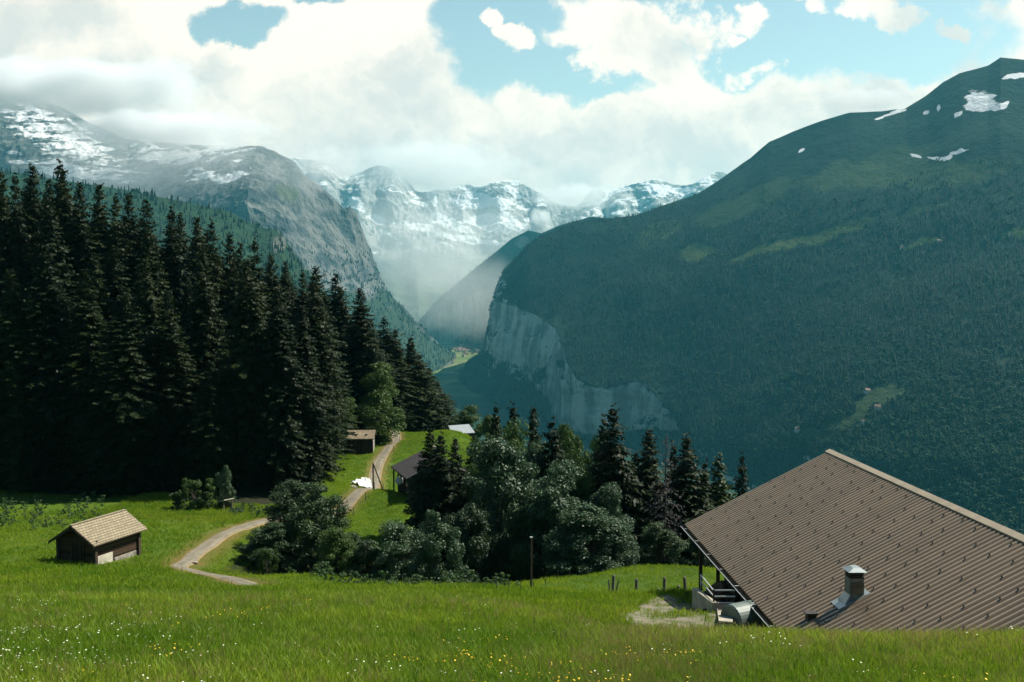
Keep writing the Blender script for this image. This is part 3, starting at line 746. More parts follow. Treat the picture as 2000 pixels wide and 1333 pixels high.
# ------------------------------------------------------------------ scattering of what nobody could count
def scatter(name, pts, rot, scl, tint, kind, protos):
    me = bpy.data.meshes.new(name); n = len(pts)
    me.vertices.add(n); me.vertices.foreach_set('co', np.asarray(pts, np.float32).ravel())
    for k, typ, arr in (('rot', 'FLOAT_VECTOR', rot), ('scl', 'FLOAT_VECTOR', scl)):
        a = me.attributes.new(k, typ, 'POINT'); a.data.foreach_set('vector', np.asarray(arr, np.float32).ravel())
    a = me.attributes.new('tint', 'FLOAT', 'POINT'); a.data.foreach_set('value', np.asarray(tint, np.float32))
    a = me.attributes.new('pick', 'INT', 'POINT'); a.data.foreach_set('value', np.asarray(kind, np.int32))
    o = link(name, me); tag(o, kind='stuff')
    ng = bpy.data.node_groups.new(name + '_nodes', 'GeometryNodeTree')
    ng.interface.new_socket('Geometry', in_out='INPUT', socket_type='NodeSocketGeometry')
    ng.interface.new_socket('Geometry', in_out='OUTPUT', socket_type='NodeSocketGeometry')
    N = ng.nodes; L = ng.links
    gi = N.new('NodeGroupInput'); go = N.new('NodeGroupOutput'); jn = N.new('GeometryNodeJoinGeometry')
    def na(nm, dt):
        q = N.new('GeometryNodeInputNamedAttribute'); q.data_type = dt; q.inputs['Name'].default_value = nm; return q.outputs['Attribute']
    r_ = na('rot', 'FLOAT_VECTOR'); s_ = na('scl', 'FLOAT_VECTOR'); p_ = na('pick', 'INT')
    e = N.new('FunctionNodeEulerToRotation'); L.new(r_, e.inputs[0])
    for k, po in enumerate(protos):
        oi = N.new('GeometryNodeObjectInfo'); oi.inputs['Object'].default_value = po; oi.inputs['As Instance'].default_value = True
        cmp = N.new('FunctionNodeCompare'); cmp.data_type = 'INT'; cmp.operation = 'EQUAL'
        ins = [q for q in cmp.inputs if q.type == 'INT']; L.new(p_, ins[0]); ins[1].default_value = k
        ip = N.new('GeometryNodeInstanceOnPoints')
        L.new(gi.outputs[0], ip.inputs['Points']); L.new(cmp.outputs[0], ip.inputs['Selection']); L.new(oi.outputs['Geometry'], ip.inputs['Instance'])
        L.new(e.outputs[0], ip.inputs['Rotation']); L.new(s_, ip.inputs['Scale']); L.new(ip.outputs[0], jn.inputs[0])
    L.new(jn.outputs[0], go.inputs[0])
    md = o.modifiers.new('scatter', 'NODES'); md.node_group = ng
    return o


def proto(name, me, m):
    me.materials.append(m)
    return bpy.data.objects.new(name, me)


def tuft_mesh(name, n, h, w, spread, lean, seed):
    r = np.random.default_rng(seed)
    V = []; F = []
    for i in range(n):
        a = r.random() * 6.283; rr = spread * math.sqrt(r.random()); bx, by = rr * math.cos(a), rr * math.sin(a)
        hh = h * (0.55 + 0.6 * r.random()); la = r.random() * 6.283; ll = lean * hh * r.random()
        fa = r.random() * 3.14; wx, wy = w * math.cos(fa), w * math.sin(fa)
        lx, ly = ll * math.cos(la), ll * math.sin(la); b0 = len(V)
        V += [(bx - wx, by - wy, -0.04), (bx + wx, by + wy, -0.04), (bx + lx * 0.35 - wx * 0.8, by + ly * 0.35 - wy * 0.8, hh * 0.6), (bx + lx * 0.35 + wx * 0.8, by + ly * 0.35 + wy * 0.8, hh * 0.6), (bx + lx, by + ly, hh)]
        F += [(b0, b0 + 1, b0 + 3), (b0, b0 + 3, b0 + 2), (b0 + 2, b0 + 3, b0 + 4)]
    return np_mesh(name, np.array(V), np.array(F))


def flower_mesh(name, n, h, size, spread, seed):
    r = np.random.default_rng(seed); V = []; F = []
    for i in range(n):
        a = r.random() * 6.283; rr = spread * math.sqrt(r.random()); x, y = rr * math.cos(a), rr * math.sin(a); z = h * (0.7 + 0.5 * r.random()); b0 = len(V)
        tx, ty = 0.35 * size * r.normal(), 0.35 * size * r.normal(); k = 6
        V.append((x, y, z + size * 0.35))
        for j in range(k):
            q = 6.283 * j / k; V.append((x + size * math.cos(q), y + size * math.sin(q), z + tx * math.cos(q) + ty * math.sin(q)))
        for j in range(k): F.append((b0, b0 + 1 + j, b0 + 1 + (j + 1) % k))
    return np_mesh(name, np.array(V), np.array(F))


def in_view(x, y, z, m=60):
    px, py = proj(np.stack([x, y, z], -1)); return (px > -m) & (px < 2000 + m) & (py < 1333 + 3 * m) & (y > 1)


HUT_C = P(205, 1107, 73.5)[:2]
BUILT = []           # footprints (cx, cy, radius) kept clear of grass


def free(x, y, path_gap=1.0):
    ok = (seg_dist(PATH_XY[::4], x, y) > path_gap) & ~inside(FOREST_XY, x, y)
    ok &= ~((x > 9.5) & (x < 27) & (y > 27) & (y < 55))
    for cx, cy, r in BUILT: ok &= np.hypot(x - cx, y - cy) > r
    return ok


def scatter_xy(n, power, d0, d1, amax=0.62):
    """points in the view fan, thinner with distance"""
    u = rng.random(n); d = (d0 ** (1 - power) + u * (d1 ** (1 - power) - d0 ** (1 - power))) ** (1 / (1 - power)) if power != 1 else d0 * (d1 / d0) ** u
    a = (rng.random(n) * 2 - 1) * amax
    return d * a, d

# ------------------------------------------------------------------ trees
def spruce_mesh(seed, H=30.0, Rb=3.4, bare=0.06, dens=1.0, dead=False, ragged=0.3):
    """trunk and crown of one spruce: whorls of drooping boughs hung with needle sprays"""
    r = np.random.default_rng(seed)
    tb = MB(); k = 10
    bend = r.normal(0, 0.12, (k, 2)).cumsum(0) * 0.35
    tb.tube([(bend[i, 0] * (i > 0), bend[i, 1] * (i > 0), H * i / (k - 1) * 0.985 - (0.6 if i == 0 else 0)) for i in range(k)], [max(0.02, 0.012 * H * (1 - i / (k - 1)) ** 0.9 + 0.015) for i in range(k)], 7)
    V = []; F = []
    z = bare * H; lop = r.random(3) * 6.28
    while z < H * 0.99:
        t = (z / H - bare) / (1 - bare)
        prof = min(1, (1 - t) / 0.5) ** 0.88 * (0.7 + 0.3 * min(1, t * 4 + 0.2)) + 0.02
        nb = int((5 + 5 * min(1, (1 - t) * 2)) * dens) + 1
        a0 = r.random() * 6.28
        for j in range(nb):
            a = a0 + 6.283 * j / nb + r.normal(0, 0.25)
            L = Rb * prof * (1 - ragged * r.random() + 0.12 * math.sin(a * 2 + lop[0] + z * 0.3) + 0.10 * math.sin(a * 3 + lop[1] + z * 0.7))
            if r.random() < 0.05: L *= 1.25
            if L < 0.10: L = 0.10
            zz = z + r.normal(0, 0.34)
            droop = (0.30 + 0.35 * (1 - t)) * L; up = 0.16 * L if t < 0.85 else 0.5 * L
            ca, sa = math.cos(a), math.sin(a)
            ns = max(3, int(L / 0.27))
            bx_, by_ = np.interp(zz, np.linspace(0, H, k), bend[:, 0]), np.interp(zz, np.linspace(0, H, k), bend[:, 1])
            for s in range(ns):
                q = (s + 0.6 + 0.5 * r.random()) / (ns + 0.4)
                px = L * q; pz = zz - droop * q ** 1.3 + up * q ** 3
                if t > 0.9: pz = zz + L * q * 0.5
                for side in (-1, 1, 0):
                    if dead and r.random() < 0.68: continue
                    ln = (0.30 + 0.42 * (1 - q) + 0.12 * r.random()) * (0.28 + 0.72 * min(1, L / 2.0)) * (0.8 if dead else 1.15)
                    if side == 0: dx, dy, dz = (0.95 if s == ns - 1 else 0.55) * ln, r.normal(0, 0.15) * ln, (-0.15 if s == ns - 1 else -0.75) * ln
                    else: dx, dy, dz = 0.55 * ln, side * (0.75 + 0.2 * r.random()) * ln, -(0.25 + 0.5 * r.random()) * ln
                    w = (0.045 if dead else 0.085 + 0.06 * r.random()) * (0.5 + 0.5 * min(1, L / 1.5))
                    bx, by = px * ca, px * sa
                    ex, ey = (px + dx) * ca - dy * sa, (px + dx) * sa + dy * ca
                    mx, my = bx * 0.45 + ex * 0.55, by * 0.45 + ey * 0.55; mz = pz + dz * 0.5
                    nx_, ny_ = -(ey - by), (ex - bx); nn = math.hypot(nx_, ny_) + 1e-6; nx_, ny_ = nx_ / nn * w, ny_ / nn * w
                    tz = w * r.normal(0, 0.7); b0 = len(V)
                    V += [(bx + bx_, by + by_, pz), (mx + nx_ + bx_, my + ny_ + by_, mz + tz), (ex + bx_, ey + by_, pz + dz), (mx - nx_ + bx_, my - ny_ + by_, mz - tz)]
                    F.append((b0, b0 + 1, b0 + 2, b0 + 3))
        z += (0.36 + 0.30 * (1 - t)) * (H / 30.0) ** 0.5 * r.uniform(0.75, 1.25)
    if dead:
        pass
    return tb, np.array(V), np.array(F)


def broad_mesh(seed, H=12.0, W=8.0, ncl=70, nleaf=150, leaf=0.22, base=0.12, shape=1.0, droop=0.0):
    """trunk with limbs, and a crown of leaf clumps of uneven size with gaps between them"""
    r = np.random.default_rng(seed)
    tb = MB(); tb.tube([(0, 0, -0.8), (0.05 * H * r.normal(0, .3), 0, H * 0.3), (0.03 * H, 0.02 * H, H * 0.62)], [0.022 * H + 0.05, 0.017 * H + 0.03, 0.006 * H + 0.02], 8)
    C = []; nl = 8 if H > 5 else 4                       # boughs carry the crown as uneven lobes
    lob = []
    for i in range(nl):
        zz = (i + 0.5 + r.normal(0, 0.25)) / nl; zz = min(0.95, max(0.05, zz)); a = i * 2.4 + r.normal(0, 0.5)
        wr = (math.sin(math.pi * min(1, max(0.12, zz)) ** shape)) ** 0.5; rr = W / 2 * wr * r.uniform(0.35, 0.62) * (1 if zz < 0.8 else 0.5)
        lob.append((rr * math.cos(a), rr * math.sin(a), H * (base + (0.93 - base) * zz), W * r.uniform(0.20, 0.31) * (0.55 + 0.45 * wr)))
    while len(C) < ncl:
        lx, ly, lz, lr = lob[r.integers(nl)]; q = r.normal(0, 1, 3); q /= np.linalg.norm(q); q *= r.random() ** 0.25
        C.append((lx + q[0] * lr, ly + q[1] * lr, min(H * 0.985, max(0.04 * H, lz + q[2] * lr * 1.15)), r.uniform(0.45, 1.1)))
    C = np.array(C)
    for i in r.choice(len(C), min(16, len(C)), replace=False):
        c = C[i]; h0 = H * r.uniform(0.18, 0.5); tb.tube([(0, 0, h0), (c[0] * 0.45, c[1] * 0.45, h0 * 0.45 + c[2] * 0.5), (c[0] * 0.95, c[1] * 0.95, c[2])], [0.008 * H + 0.02, 0.005 * H + 0.015, 0.012], 5)
    n = ncl * nleaf
    ci = np.repeat(np.arange(ncl), nleaf); cs = 0.062 * (H + W) * C[ci, 3]
    d = r.normal(0, 1, (n, 3)); d /= np.linalg.norm(d, axis=1)[:, None]
    rad = cs * r.random(n) ** 0.4
    pos = C[ci, :3] + d * rad[:, None] * np.array([1, 1, 0.75])
    pos[:, 2] -= droop * rad * r.random(n)
    nrm = d + r.normal(0, 0.7, (n, 3)) + np.array([0, 0, 0.4]); nrm /= np.linalg.norm(nrm, axis=1)[:, None]
    a = np.cross(nrm, r.normal(0, 1, (n, 3))); a /= np.linalg.norm(a, axis=1)[:, None]; b = np.cross(nrm, a)
    ls = leaf * r.uniform(0.6, 1.3, n)[:, None]
    V = np.stack([pos - a * ls, pos + b * ls * 0.5 + nrm * ls * 0.12, pos + a * ls, pos - b * ls * 0.5 + nrm * ls * 0.12], 1).reshape(-1, 3)
    F = np.arange(4 * n).reshape(n, 4)
    V[:, 2] = np.maximum(V[:, 2], 0.02 * H)
    return tb, V, F


class TreeKind:
    def __init__(self, name, parts, leafmat, H, W):
        tb, V, F = parts
        self.name, self.H, self.W, self.m = name, H, W, leafmat
        self.crown = np_mesh(name + '_crown', V, F); self.crown.materials.append(leafmat)
        self.trunk = bpy.data.meshes.new(name + '_trunk'); self.trunk.from_pydata(tb.v, [], tb.f); self.trunk.update(); self.trunk.materials.append(M['bark'])
    def put(self, x, y, h, label, group=None, w=None, cat='tree', rz=None, z=None):
        z = float(ground_z(x, y)) if z is None else z
        o = empty(self.name, (x, y, z - 0.1), random.random() * 6.28 if rz is None else rz)
        s = h / self.H; sw = s if w is None else w / self.W
        o.scale = (sw, sw, s)
        tag(o, label, cat, group)
        for nm, me in (('trunk', self.trunk), ('crown', self.crown)):
            c = bpy.data.objects.new(nm, me); COL.objects.link(c); c.parent = o
        return o


SP = [TreeKind('spruce_tree', spruce_mesh(100 + i, 30, Rb, bare, dens, ragged=rg), M['spruce'], 30, 2 * Rb)
      for i, (Rb, bare, dens, rg) in enumerate([(4.2, 0.04, 1.15, 0.35), (3.8, 0.06, 1.1, 0.45), (4.5, 0.03, 1.15, 0.4), (3.6, 0.05, 1.1, 0.35), (4.0, 0.10, 1.0, 0.55), (4.6, 0.02, 1.25, 0.35)])]
SPL = TreeKind('spruce_tree', spruce_mesh(130, 16, 2.6, 0.03, 1.1), M['spruce_lit'], 16, 5.2)
SPS = [TreeKind('spruce_tree', spruce_mesh(140 + i, 16, 2.5 + 0.3 * i, 0.03, 1.1, ragged=0.4), M['spruce'], 16, 5.0 + 0.6 * i) for i in range(3)]
DEAD = TreeKind('dead_spruce', spruce_mesh(150, 16, 2.1, 0.05, 1.0, dead=True, ragged=0.6), M['dead_twig'], 16, 4.2)
BS = [TreeKind('broadleaf_tree', broad_mesh(200 + i, 12, 8, 130, 330, 0.135, 0.06, 0.9), M['leaf_silver'], 12, 8) for i in range(3)]
BG = [TreeKind('broadleaf_tree', broad_mesh(220 + i, 12, 8, 115, 300, 0.14, 0.06, 1.0), M['leaf_green'], 12, 8) for i in range(2)]
BD = [TreeKind('broadleaf_tree', broad_mesh(240 + i, 12, 8, 115, 300, 0.135, 0.05, 1.0), M['leaf_dark'], 12, 8) for i in range(2)]
WIL = TreeKind('willow_tree', broad_mesh(260, 9, 6, 80, 280, 0.13, 0.03, 0.8, droop=0.8), M['leaf_silver'], 9, 6)
LIME = TreeKind('pointed_tree', broad_mesh(270, 14, 7, 110, 280, 0.16, 0.03, 0.55), M['leaf_green'], 14, 7)
BUSH = [TreeKind('bush', broad_mesh(280 + i, 3, 4, 60, 160, 0.085, 0.02, 0.9), mm, 3, 4) for i, mm in enumerate((M['leaf_green'], M['leaf_silver'], M['leaf_dark']))]


def tree_at(kind, px, py_top, d, label, width_px=None, group=None, cat='tree', rz=None):
    top = P(px, py_top, d); z = float(ground_z(top[0], top[1]))
    return kind.put(top[0], top[1], top[2] - z, label, group, None if width_px is None else width_px * d / F_PX, cat, rz, z)


# spruce tips standing along the skyline of the wooded slope, left to right in the photograph
TIPS = [(4, 330, 132, 90), (28, 338, 128, 80), (60, 314, 136, 95), (92, 345, 128, 80), (122, 309, 140, 110), (156, 352, 138, 80), (195, 352, 142, 95), (225, 378, 138, 70), (250, 372, 143, 85), (287, 386, 140, 90), (331, 398, 138, 90),
        (352, 412, 146, 70), (385, 418, 142, 80), (413, 428, 137, 70), (446, 450, 142, 75), (470, 470, 140, 60), (494, 460, 142, 80), (528, 492, 146, 70), (556, 505, 150, 60), (590, 528, 146, 70), (618, 516, 156, 85), (657, 532, 168, 80), (668, 560, 166, 60), (702, 560, 160, 80),
        (726, 620, 165, 60), (750, 618, 170, 70), (772, 640, 172, 60), (800, 660, 176, 66), (818, 690, 180, 60), (838, 718, 184, 60), (852, 745, 190, 50)]
ORD = ['first', 'second', 'third', 'fourth', 'fifth', 'sixth', 'seventh', 'eighth', 'ninth', 'tenth', 'eleventh', 'twelfth', 'thirteenth', 'fourteenth', 'fifteenth', 'sixteenth', 'seventeenth', 'eighteenth', 'nineteenth', 'twentieth',
       'twenty-first', 'twenty-second', 'twenty-third', 'twenty-fourth', 'twenty-fifth', 'twenty-sixth', 'twenty-seventh', 'twenty-eighth', 'twenty-ninth', 'thirtieth', 'thirty-first']
outline_x = np.array([q[0] for q in TIPS] + [870]); outline_y = np.array([q[1] for q in TIPS] + [790])
placed = []
for i, (px, py, d, wpx) in enumerate(TIPS):
    lab = f'dark spruce, {ORD[i]} tip from the left along the forest skyline'
    if i == 4: lab = 'tallest spruce of the forest, its tip against the snowy slope'
    if i == len(TIPS) - 1: lab = 'last dark spruce at the valley end of the forest skyline'
    kd = SP[i % 6] if i < 27 else SPS[i % 3]
    tree_at(kd, px, py, d, lab, wpx * 1.5, 'spruces on the forest skyline')
    q = P(px, py, d); placed.append((q[0], q[1]))

# front row along the meadow, each singled out by what it stands beside
FRONT = [(20, 520, 116, 130, 'dark spruce at the front left edge of the forest, cut by the picture edge'), (90, 470, 117, 130, 'dark front row spruce standing behind the wooden hut, nearest the left forest edge'),
         (165, 520, 117, 120, 'dark front row spruce directly above the wooden hut roof'), (244, 570, 114, 150, 'spruce with olive sunlit boughs to the ground, above the shingle-roofed hut'),
         (330, 560, 117, 120, 'dark front row spruce behind the round green bush'), (410, 700, 112, 95, 'short spruce with a pale tip, behind the blue-green sapling'),
         (480, 500, 116, 120, 'dark front row spruce above the small plank shelter'), (540, 560, 115, 110, 'dark front row spruce beside the bend of the lower path'), (588, 590, 119, 95, 'dark spruce at the forest corner above the white tarpaulin slope'),
         (634, 690, 150, 50, 'slim dark spruce beside the pale broadleaf tree and old barn'), (690, 640, 166, 90, 'dark spruce behind the old barn roof'), (775, 700, 180, 70, 'dark spruce just right of the pointed green tree'),
         (812, 735, 183, 60, 'dark spruce near the earth bank at the path top')]
for px, py, d, wpx, lab in FRONT:
    tree_at(SP[px % 6] if px != 244 else SP[5], px, py, d, lab, wpx * 1.2, 'front row of the forest')
    q = P(px, py, d); placed.append((q[0], q[1]))

# the crowd behind: nothing tells these apart
cnt = 0; tries = 0
while cnt < 150 and tries < 6000:
    tries += 1
    d = random.uniform(117, 215); px = random.uniform(-120, 862)
    q = P(px, 600, d)
    if not inside(FOREST_XY, np.array([q[0]]), np.array([q[1]]))[0]: continue
    if min(math.hypot(q[0] - a, q[1] - b) for a, b in placed) < 3.1: continue
    zb = float(ground_z(q[0], q[1]))
    lim = np.interp(px, outline_x, outline_y) + random.uniform(14, 150) * (1 if d > 125 else 1.8)
    zt = P(px, lim, d)[2]; h = min(zt - zb, random.uniform(27, 40))
    if h < 7: continue
    kd = random.choice(SP) if h > 14 else random.choice(SPS)
    kd.put(q[0], q[1], h, 'dark spruce inside the dense forest, hemmed in by its neighbours', 'crowded spruces inside the forest', w=random.uniform(7.5, 10.5) * (1 if h > 14 else 0.75), z=zb)
    placed.append((q[0], q[1])); cnt += 1

G1 = 'spruces below the meadow'
for px, py, d, wpx, kd, lab in [
    (838, 836, 100, 60, SPS[0], 'left spruce of the trio in front of the dark chalet'), (862, 846, 97, 66, SPS[1], 'middle spruce of the trio in front of the dark chalet'), (888, 852, 98, 56, SPS[2], 'right spruce of the trio in front of the dark chalet'),
    (926, 848, 118, 46, SPS[2], 'small spruce below the sunny knoll, left of the silvery tree'), (968, 795, 125, 52, SPS[0], 'leftmost of three spruce tips above the broadleaf thicket'), (1000, 790, 122, 62, SPS[1], 'middle one of three spruce tips above the broadleaf thicket'), (1041, 791, 118, 66, SPS[2], 'rightmost of three spruce tips above the broadleaf thicket'),
    (1076, 825, 92, 80, SPS[0], 'dark spruce rising out of the middle of the broadleaf thicket'), (1200, 793, 90, 110, SPS[1], 'tall full spruce standing alone against the pale cliff'), (1180, 818, 93, 60, SPS[0], 'narrow spruce half merged into the tall full spruce'), (1240, 880, 96, 60, SPS[2], 'spruce in the gap between tall full spruce and dead spruce'),
    (1268, 836, 95, 84, SPS[2], 'spruce just left of the grey dead spruce'), (1342, 850, 92, 84, SPS[1], 'dense spruce just right of the grey dead spruce'), (1318, 870, 99, 60, SPS[0], 'thin spruce behind the grey dead spruce'), (1374, 905, 97, 60, SPS[0], 'low spruce between dense spruce and the roof'),
    (1405, 888, 95, 70, SPL, 'pointed green spruce just left of the brown roof'), (1450, 893, 98, 52, SPS[0], 'small spruce tip rising over the edge of the brown roof')]:
    tree_at(kd, px, py, d, lab, wpx * (1.3 if px == 1200 else 1.75), G1)
tree_at(DEAD, 1302, 842, 88, 'grey leafless dead spruce among green ones', 88)

G2 = 'broadleaf thicket below the meadow'
for px, py, d, wpx, kd, lab in [
    (975, 868, 84, 165, BS[0], 'big silvery broadleaf tree right of the spruce trio'), (1095, 905, 80, 150, BS[1], 'big silvery broadleaf tree in the middle of the thicket'), (1150, 985, 76, 150, BS[2], 'silvery broadleaf tree sweeping down to the meadow edge'),
    (1015, 838, 108, 110, BG[0], 'yellow-green broadleaf crown beneath the three spruce tips'), (1105, 838, 104, 90, BG[1], 'yellow-green broadleaf crown beside the central spruce'), (1150, 865, 106, 90, BG[0], 'green broadleaf crown left of the tall full spruce'),
    (1035, 960, 79, 110, BD[0], 'dark shaded broadleaf tree between the two big silvery trees'), (925, 985, 78, 110, BD[1], 'dark shaded broadleaf tree under the spruce trio'), (1215, 1010, 80, 70, BS[0], 'small silvery tree at the foot of the tall full spruce'),
    (1290, 1020, 84, 90, BD[0], 'dark low tree in shade below the dead spruce'), (1370, 1030, 86, 90, BD[1], 'dark low tree in shade beside the roof corner'),
    (1128, 890, 90, 95, BG[0], 'green crown on the right shoulder of the thicket'), (1188, 950, 82, 90, BS[0], 'silvery crown low on the right shoulder of the thicket'),
    (1050, 870, 93, 100, BS[2], 'grey-green crown behind the central silvery tree'), (945, 900, 96, 90, BG[1], 'leafy crown behind the big left silvery tree')]:
    tree_at(kd, px, py, d, lab, wpx * 1.3, G2)
G3 = 'trees along the lower path'
for px, py, d, wpx, kd, lab in [
    (848, 998, 69, 95, WIL, 'pale feathery willow at the meadow edge below the chalet'), (775, 1018, 72, 110, BS[1], 'rounded grey-green tree left of the pale feathery willow'), (622, 950, 82, 120, BD[0], 'loose dark tree between the two stretches of path'),
    (575, 936, 86, 105, BD[1], 'round dark green tree above the lower path bend'), (526, 1020, 80, 95, BD[0], 'dark low tree under the bend of the lower path'), (680, 1040, 76, 100, BD[1], 'dark low tree under the grassy bank'),
    (720, 1055, 72, 90, BD[0], 'dark low tree left of the rounded grey-green tree'), (655, 1030, 72, 90, BG[1], 'green low tree at the bottom of the gully')]:
    tree_at(kd, px, py, d, lab, wpx * 1.25, G3)
for px, py, d, wpx, kd, lab in [
    (376, 934, 101, 74, BUSH[0], 'bright green round bush at the forest edge'), (345, 962, 102, 50, BUSH[2], 'low dark bush left of the bright green one'), (402, 960, 102, 40, BUSH[2], 'dark bush between bright bush and sapling'),
    (520, 1070, 72, 42, BUSH[0], 'small light green bush beside the lower path'), (455, 992, 101, 50, BUSH[1], 'low pale shrub in front of the plank shelter'), (725, 890, 146, 34, BUSH[2], 'dark bush at the corner of the old barn'),
    (1380, 1186, 43.5, 26, BUSH[2], 'weedy bush beside the concrete ramp wall'), (1352, 1192, 45, 22, BUSH[0], 'low weedy bush at the edge of the gravel yard')]:
    tree_at(kd, px, py, d, lab, wpx, cat='bush')
tree_at(WIL, 440, 908, 105, 'blue-green sapling in front of the dark forest', 46)
tree_at(BG[1], 672, 774, 149, 'pale broadleaf tree leaning over the old barn roof', 74)
tree_at(LIME, 737, 708, 154, 'pointed green tree beside the top of the path', 98)
tree_at(BD[0], 186, 612, 121, 'broadleaf crown showing paler inside the dark forest', 80)
tree_at(BG[0], 915, 796, 196, 'round green tree behind the grey-roofed house', 84)
tree_at(BG[1], 958, 812, 190, 'green tree right of the grey-roofed house', 60)
tree_at(BG[0], 862, 775, 192, 'light green tree at the valley end of the forest', 50)
tree_at(BD[1], 872, 812, 186, 'small dark tree left of the grey-roofed house', 40)
tree_at(BG[1], 830, 770, 186, 'green broadleaf tree under the last forest spruces', 60)

# ------------------------------------------------------------------ buildings
def plank_mat(name, c1, c2, per, axis=2, rough=0.9):
    """boards: tone changes from board to board, grain along them"""
    m, t, b = principled(name, rough, 0.15)
    tc = t.new('ShaderNodeTexCoord'); s = t.new('ShaderNodeSeparateXYZ'); t.link(tc.outputs['Object'], s.inputs[0])
    if axis == 2: v = s.outputs[2]
    else: v = t.math('ADD', s.outputs[0], t.math('MULTIPLY', s.outputs[1], 1.0))
    q = t.math('DIVIDE', v, per); fl = t.math('FLOOR', q); fr = t.math('FRACT', q)
    wn = t.new('ShaderNodeTexWhiteNoise', noise_dimensions='1D'); t.link(fl, wn.inputs['W'])
    mp = t.new('ShaderNodeMapping'); mp.inputs['Scale'].default_value = (0.6, 0.6, 9) if axis == 2 else (9, 9, 0.6); t.link(tc.outputs['Object'], mp.inputs[0])
    n = t.noise(mp.outputs[0], 3.0, 5, 0.65)
    f = t.math('ADD', t.math('MULTIPLY', wn.outputs[0], 0.55), t.math('MULTIPLY', n, 0.5))
    c = t.mix(t.sstep(f, 0.2, 0.85), c1, c2)
    gap = t.sstep(fr, 0.0, 0.07); c = t.mix(gap, tuple(q * 0.25 for q in c1), c)
    t.link(c, b.inputs['Base Color'])
    bp = t.new('ShaderNodeBump'); bp.inputs['Strength'].default_value = 0.8; bp.inputs['Distance'].default_value = 0.02
    t.link(gap, bp.inputs['Height']); t.link(bp.outputs[0], b.inputs['Normal'])
    return m


def shingle_mat(name, c1, c2, c3, row=0.22, col=0.14):
    m, t, b = principled(name, 0.85, 0.2)
    tc = t.new('ShaderNodeTexCoord'); mp = t.new('ShaderNodeMapping'); t.link(tc.outputs['Object'], mp.inputs[0])
    s = t.new('ShaderNodeSeparateXYZ'); t.link(tc.outputs['Object'], s.inputs[0])
    br = t.new('ShaderNodeTexBrick'); cb = t.new('ShaderNodeCombineXYZ'); t.link(s.outputs[1], cb.inputs[0]); t.link(s.outputs[2], cb.inputs[1]); t.link(cb.outputs[0], br.inputs['Vector'])
    br.inputs['Color1'].default_value = (*c1, 1); br.inputs['Color2'].default_value = (*c2, 1); br.inputs['Mortar'].default_value = (*[q * 0.3 for q in c1], 1)
    br.inputs['Scale'].default_value = 1.0; br.inputs['Mortar Size'].default_value = 0.016; br.inputs['Brick Width'].default_value = col * 2.2; br.inputs['Row Height'].default_value = row * 0.6
    c = t.mix(t.math('MULTIPLY', t.sstep(t.noise(tc.outputs['Object'], 0.8, 4, 0.6), 0.5, 0.7), 0.6), br.outputs[0], c3)
    t.link(c, b.inputs['Base Color'])
    bp = t.new('ShaderNodeBump'); bp.inputs['Strength'].default_value = 0.6; bp.inputs['Distance'].default_value = 0.02
    t.link(br.outputs['Fac'], bp.inputs['Height']); bp.invert = True; t.link(bp.outputs[0], b.inputs['Normal'])
    return m


M['log'] = plank_mat('dark_log_wall', (0.022, 0.014, 0.008), (0.075, 0.048, 0.030), 0.19)
M['board'] = plank_mat('dark_board_wall', (0.020, 0.014, 0.009), (0.060, 0.042, 0.028), 0.16, axis=0)
M['shingle'] = shingle_mat('pale_wood_shingles', (0.31, 0.255, 0.165), (0.23, 0.195, 0.125), (0.17, 0.115, 0.08))
M['oldshingle'] = shingle_mat('weathered_shingles', (0.26, 0.20, 0.13), (0.18, 0.15, 0.10), (0.34, 0.28, 0.18))
M['slate'] = shingle_mat('dark_slates', (0.045, 0.042, 0.042), (0.062, 0.058, 0.055), (0.035, 0.033, 0.030))
M['greyroof'] = mat('grey_sheet_roof', (0.27, 0.30, 0.31), (0.22, 0.25, 0.26), 0.8, 0.4, 0.5, stretch=(1, 6, 1))
M['plaster'] = mat('pale_plaster', (0.62, 0.56, 0.46), (0.45, 0.40, 0.32), 2.5, 0.9, bump=0.3)
M['stone'] = mat('rubble_stone', (0.34, 0.31, 0.26), (0.16, 0.14, 0.11), 3.0, 0.95, bump=0.8, bscale=5)
M['concrete'] = mat('weathered_concrete', (0.36, 0.32, 0.25), (0.24, 0.22, 0.17), 1.6, 0.9, bump=0.3, bscale=12)
M['zinc'] = mat('zinc_sheet', (0.34, 0.38, 0.38), (0.24, 0.28, 0.28), 1.5, 0.38, 0.5, metal=0.6)
M['galv'] = mat('galvanised_tube', (0.52, 0.53, 0.51), (0.40, 0.41, 0.40), 4, 0.45, 0.5, metal=0.2)
M['post'] = mat('weathered_post', (0.10, 0.085, 0.065), (0.20, 0.18, 0.145), 4, 0.95, bump=0.5, stretch=(1, 1, 0.2))
M['beam'] = mat('dark_beam', (0.035, 0.025, 0.016), (0.07, 0.05, 0.035), 3, 0.9, stretch=(1, 1, 0.3))
M['tank'] = mat('grey_green_tank', (0.075, 0.10, 0.085), (0.12, 0.15, 0.125), 1.8, 0.5, 0.4)
M['black'] = mat('dark_opening', (0.010, 0.009, 0.008), None, rough=0.9)
M['glass'] = mat('window_glass', (0.02, 0.025, 0.03), None, rough=0.08, spec=0.6)
M['rust'] = mat('rusty_sheet', (0.075, 0.062, 0.042), (0.13, 0.105, 0.065), 4.0, 0.7)
M['white'] = mat('white_sheet', (0.62, 0.63, 0.61), (0.46, 0.47, 0.46), 1.2, 0.6)
M['soil'] = mat('bare_soil', (0.17, 0.115, 0.065), (0.26, 0.19, 0.12), 1.5, 0.95, bump=0.6)


